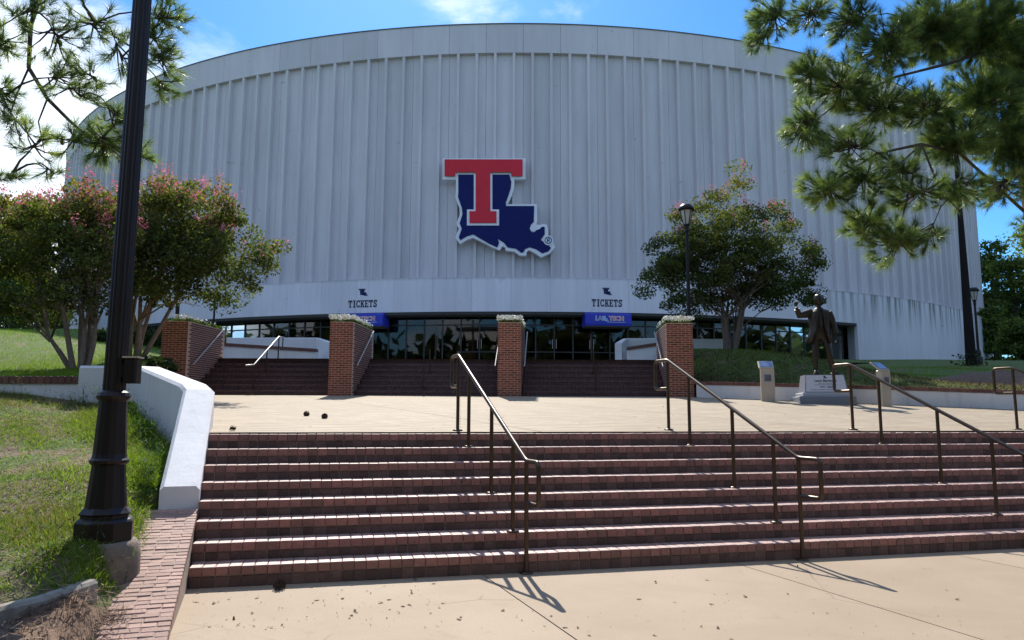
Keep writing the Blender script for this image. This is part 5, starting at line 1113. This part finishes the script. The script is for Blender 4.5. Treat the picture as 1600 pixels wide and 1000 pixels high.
# mulch, kerb, mound
def patch(name, pts, fn, mat, up=.01):
    mb = MB(); mb.add([(x, y, fn(x, y)+up) for x, y in pts], [tuple(range(len(pts)))]); o = mb.build(name, mat); return tag(o, kind='structure')
mb = MB(); ct, cs = [], []
rows = 14; vs = []
for j in range(rows+1):
    t = j/rows
    for i in range(7):
        s = i/6; A2 = Vector((cA[0]-1.6*.67, cA[1]-1.9, 0)).lerp(Vector((cB[0]+.02, cB[1]-.02, 0)), t); B2x = xr_low(A2.y)+.015; x = lerp(A2.x+.06, B2x, s); vs.append((x, A2.y, G_low(x, A2.y)+.012+.012*math.sin(9*x+7*A2.y)))
mb.add(vs, [(j*7+i, j*7+i+1, j*7+i+8, j*7+i+7) for j in range(rows) for i in range(6)], True); tag(mb.build('mulch_bed', M['soil']), kind='structure')
n = 6000; t_ = RS.rand(n); ii = np.array(vs)[RS.randint(0, len(vs), n)]; P = ii+RS.randn(n, 3)*[.07, .07, .008]; d = RS.randn(n, 3)*[1, 1, .25]; d /= np.linalg.norm(d, axis=1)[:, None]; sd = np.cross(d, [0, 0, 1.0])
tag(np_mesh('pine_straw', np.stack([P-sd*.003, P+sd*.003, P+d*.09+[0, 0, .01]], 1).reshape(-1, 3), 3, M['litter'], None, RS.rand(n)), kind='stuff')
kb = empty('kerb_edging', (cA[0], cA[1], .1), 'weathered concrete edging between the grass and the mulch bed', 'edging'); mb = MB()
pts = [Vector((cA[0]-1.6*.67, cA[1]-1.9)), Vector((cA[0], cA[1])), Vector((lerp(cA[0], cB[0], .6), lerp(cA[1], cB[1], .55))), Vector(cB)]
wall_strip(mb, [tuple(p) for p in pts], [G_low(p.x, p.y)+.05 for p in pts], [G_low(p.x, p.y)-.15 for p in pts], .10, .02); mb.build('concrete_strip', M['kerb'], kb)
mc = at(1565, 588, 20.5); mb = MB(); vs = []; n = 22; m = 8
for j in range(m+1):
    for i in range(n): a = 2*math.pi*i/n; r_ = j/m; x = mc.x+2.1*r_*math.cos(a); y = mc.y+1.3*r_*math.sin(a); vs.append((x, y, G_right(x, y)-.03+.36*(1-r_**2)+.04*math.sin(7*x)*(1-r_)))
mb.add(vs, [(j*n+i, j*n+(i+1) % n, (j+1)*n+(i+1) % n, (j+1)*n+i) for j in range(m) for i in range(n)], True); tag(mb.build('mulch_mound', M['soil']), 'mound of brown pine straw mulch on the right lawn', 'mulch mound')
# pine straw over the shaded part of the right bank
n = 24000; xx = 4.8+RS.rand(n)**1.15*8.5; yy = np.array([wall_y(x) for x in xx])+.25+RS.rand(n)**1.3*5; zz = np.array([G_right(a, b) for a, b in zip(xx, yy)]); P = np.stack([xx, yy, zz+.02], 1); d = RS.randn(n, 3)*[1, 1, .25]; d /= np.linalg.norm(d, axis=1)[:, None]; sd = np.cross(d, [0, 0, 1.0])
tag(np_mesh('pine_straw', np.stack([P-sd*.006, P+sd*.006, P+d*.14+[0, 0, .03]], 1).reshape(-1, 3), 3, M['litter'], None, RS.rand(n)), kind='stuff')

# ---- pine cones and litter on the paving
def cone(p, s, lab, rot):
    mb = MB()
    for k in range(34):
        f = k/34; a = k*2.4; r_ = .034*math.sin(math.pi*(.12+.8*f))+.004; z = -.045+.09*f; c = Vector((r_*math.cos(a), r_*math.sin(a), z)); o_ = Vector((math.cos(a), math.sin(a), .5)).normalized(); t = Vector((-math.sin(a), math.cos(a), 0))
        mb.add([c*.4-t*.006, c*.4+t*.006, c+o_*.016+t*.009, c+o_*.016-t*.009, c*.4+Vector((0, 0, .006))], [(0, 1, 2, 3), (3, 2, 4)])
    mb.lathe([(.004, -.045), (.02, -.02), (.02, .02), (.004, .045)], 8); o = mb.build('pine_cone', M['cone']); o.location = p; o.scale = (s, s, s); o.rotation_euler = rot; tag(o, lab, 'pine cone', 'pine cones fallen on the paving')
def zg(px, py, plaza_=False):
    d = at(px, py, 10)-Vector((0, 0, EYE))
    if not plaza_: return Vector((0, 0, EYE))+d*(-EYE/d.z)
    lo, hi = 8.0, 18.4
    for _ in range(40):
        D = (lo+hi)/2; q = at(px, py, D)
        if q.z > plaza_z(q.x, q.y): lo = D
        else: hi = D
    return at(px, py, lo)
for px, py, s, pz, lab in ((437, 921, 1.3, False, 'dark open pine cone lying at the foot of the brick steps'), (479, 650, 1.15, True, 'left one of a pair of pine cones lying on the plaza'), (507, 654, 1.15, True, 'right one of a pair of pine cones lying on the plaza'), (364, 673, 1.0, True, 'pine cone at the plaza edge by the wing wall')):
    q = zg(px, py, pz); cone(q+Vector((0, 0, .033*s*.78)), s*.78, lab, (1.4, 0, px*.1))
q = []
for _ in range(260):
    px, py = RS.uniform(290, 1600), RS.uniform(885, 1000)
    if RS.rand() < .5: px = RS.uniform(295, 700); py = RS.uniform(905, 985)
    p = zg(px, py)
    if (p-L0).dot(U_) < -.03 and (p-L0).dot(V_) > .03: q.append((p.x, p.y, .004))
for _ in range(160):
    p = zg(RS.uniform(320, 1580), RS.uniform(628, 672), True); q.append((p.x, p.y, p.z+.005))
for _ in range(200):
    f = RS.rand()**2; x = 4.5+f*9; y = wall_y(x)-.15-abs(RS.randn())*.15; q.append((x, y, plaza_z(x, y)+.006))
P = np.array(q); n = len(P); d = RS.randn(n, 3)*[1, 1, .2]; d /= np.linalg.norm(d, axis=1)[:, None]; sd = np.cross(d, [0, 0, 1.0]); s = (.004+.026*RS.rand(n)**3)[:, None]
tag(np_mesh('leaf_litter', np.stack([P-sd*s*.5, P+sd*s*.5, P+d*s*1.3+sd*s*.3+[0, 0, .006], P+d*s*1.3-sd*s*.2+[0, 0, .004]], 1).reshape(-1, 3), 4, M['litter'], None, RS.rand(n)), kind='stuff')
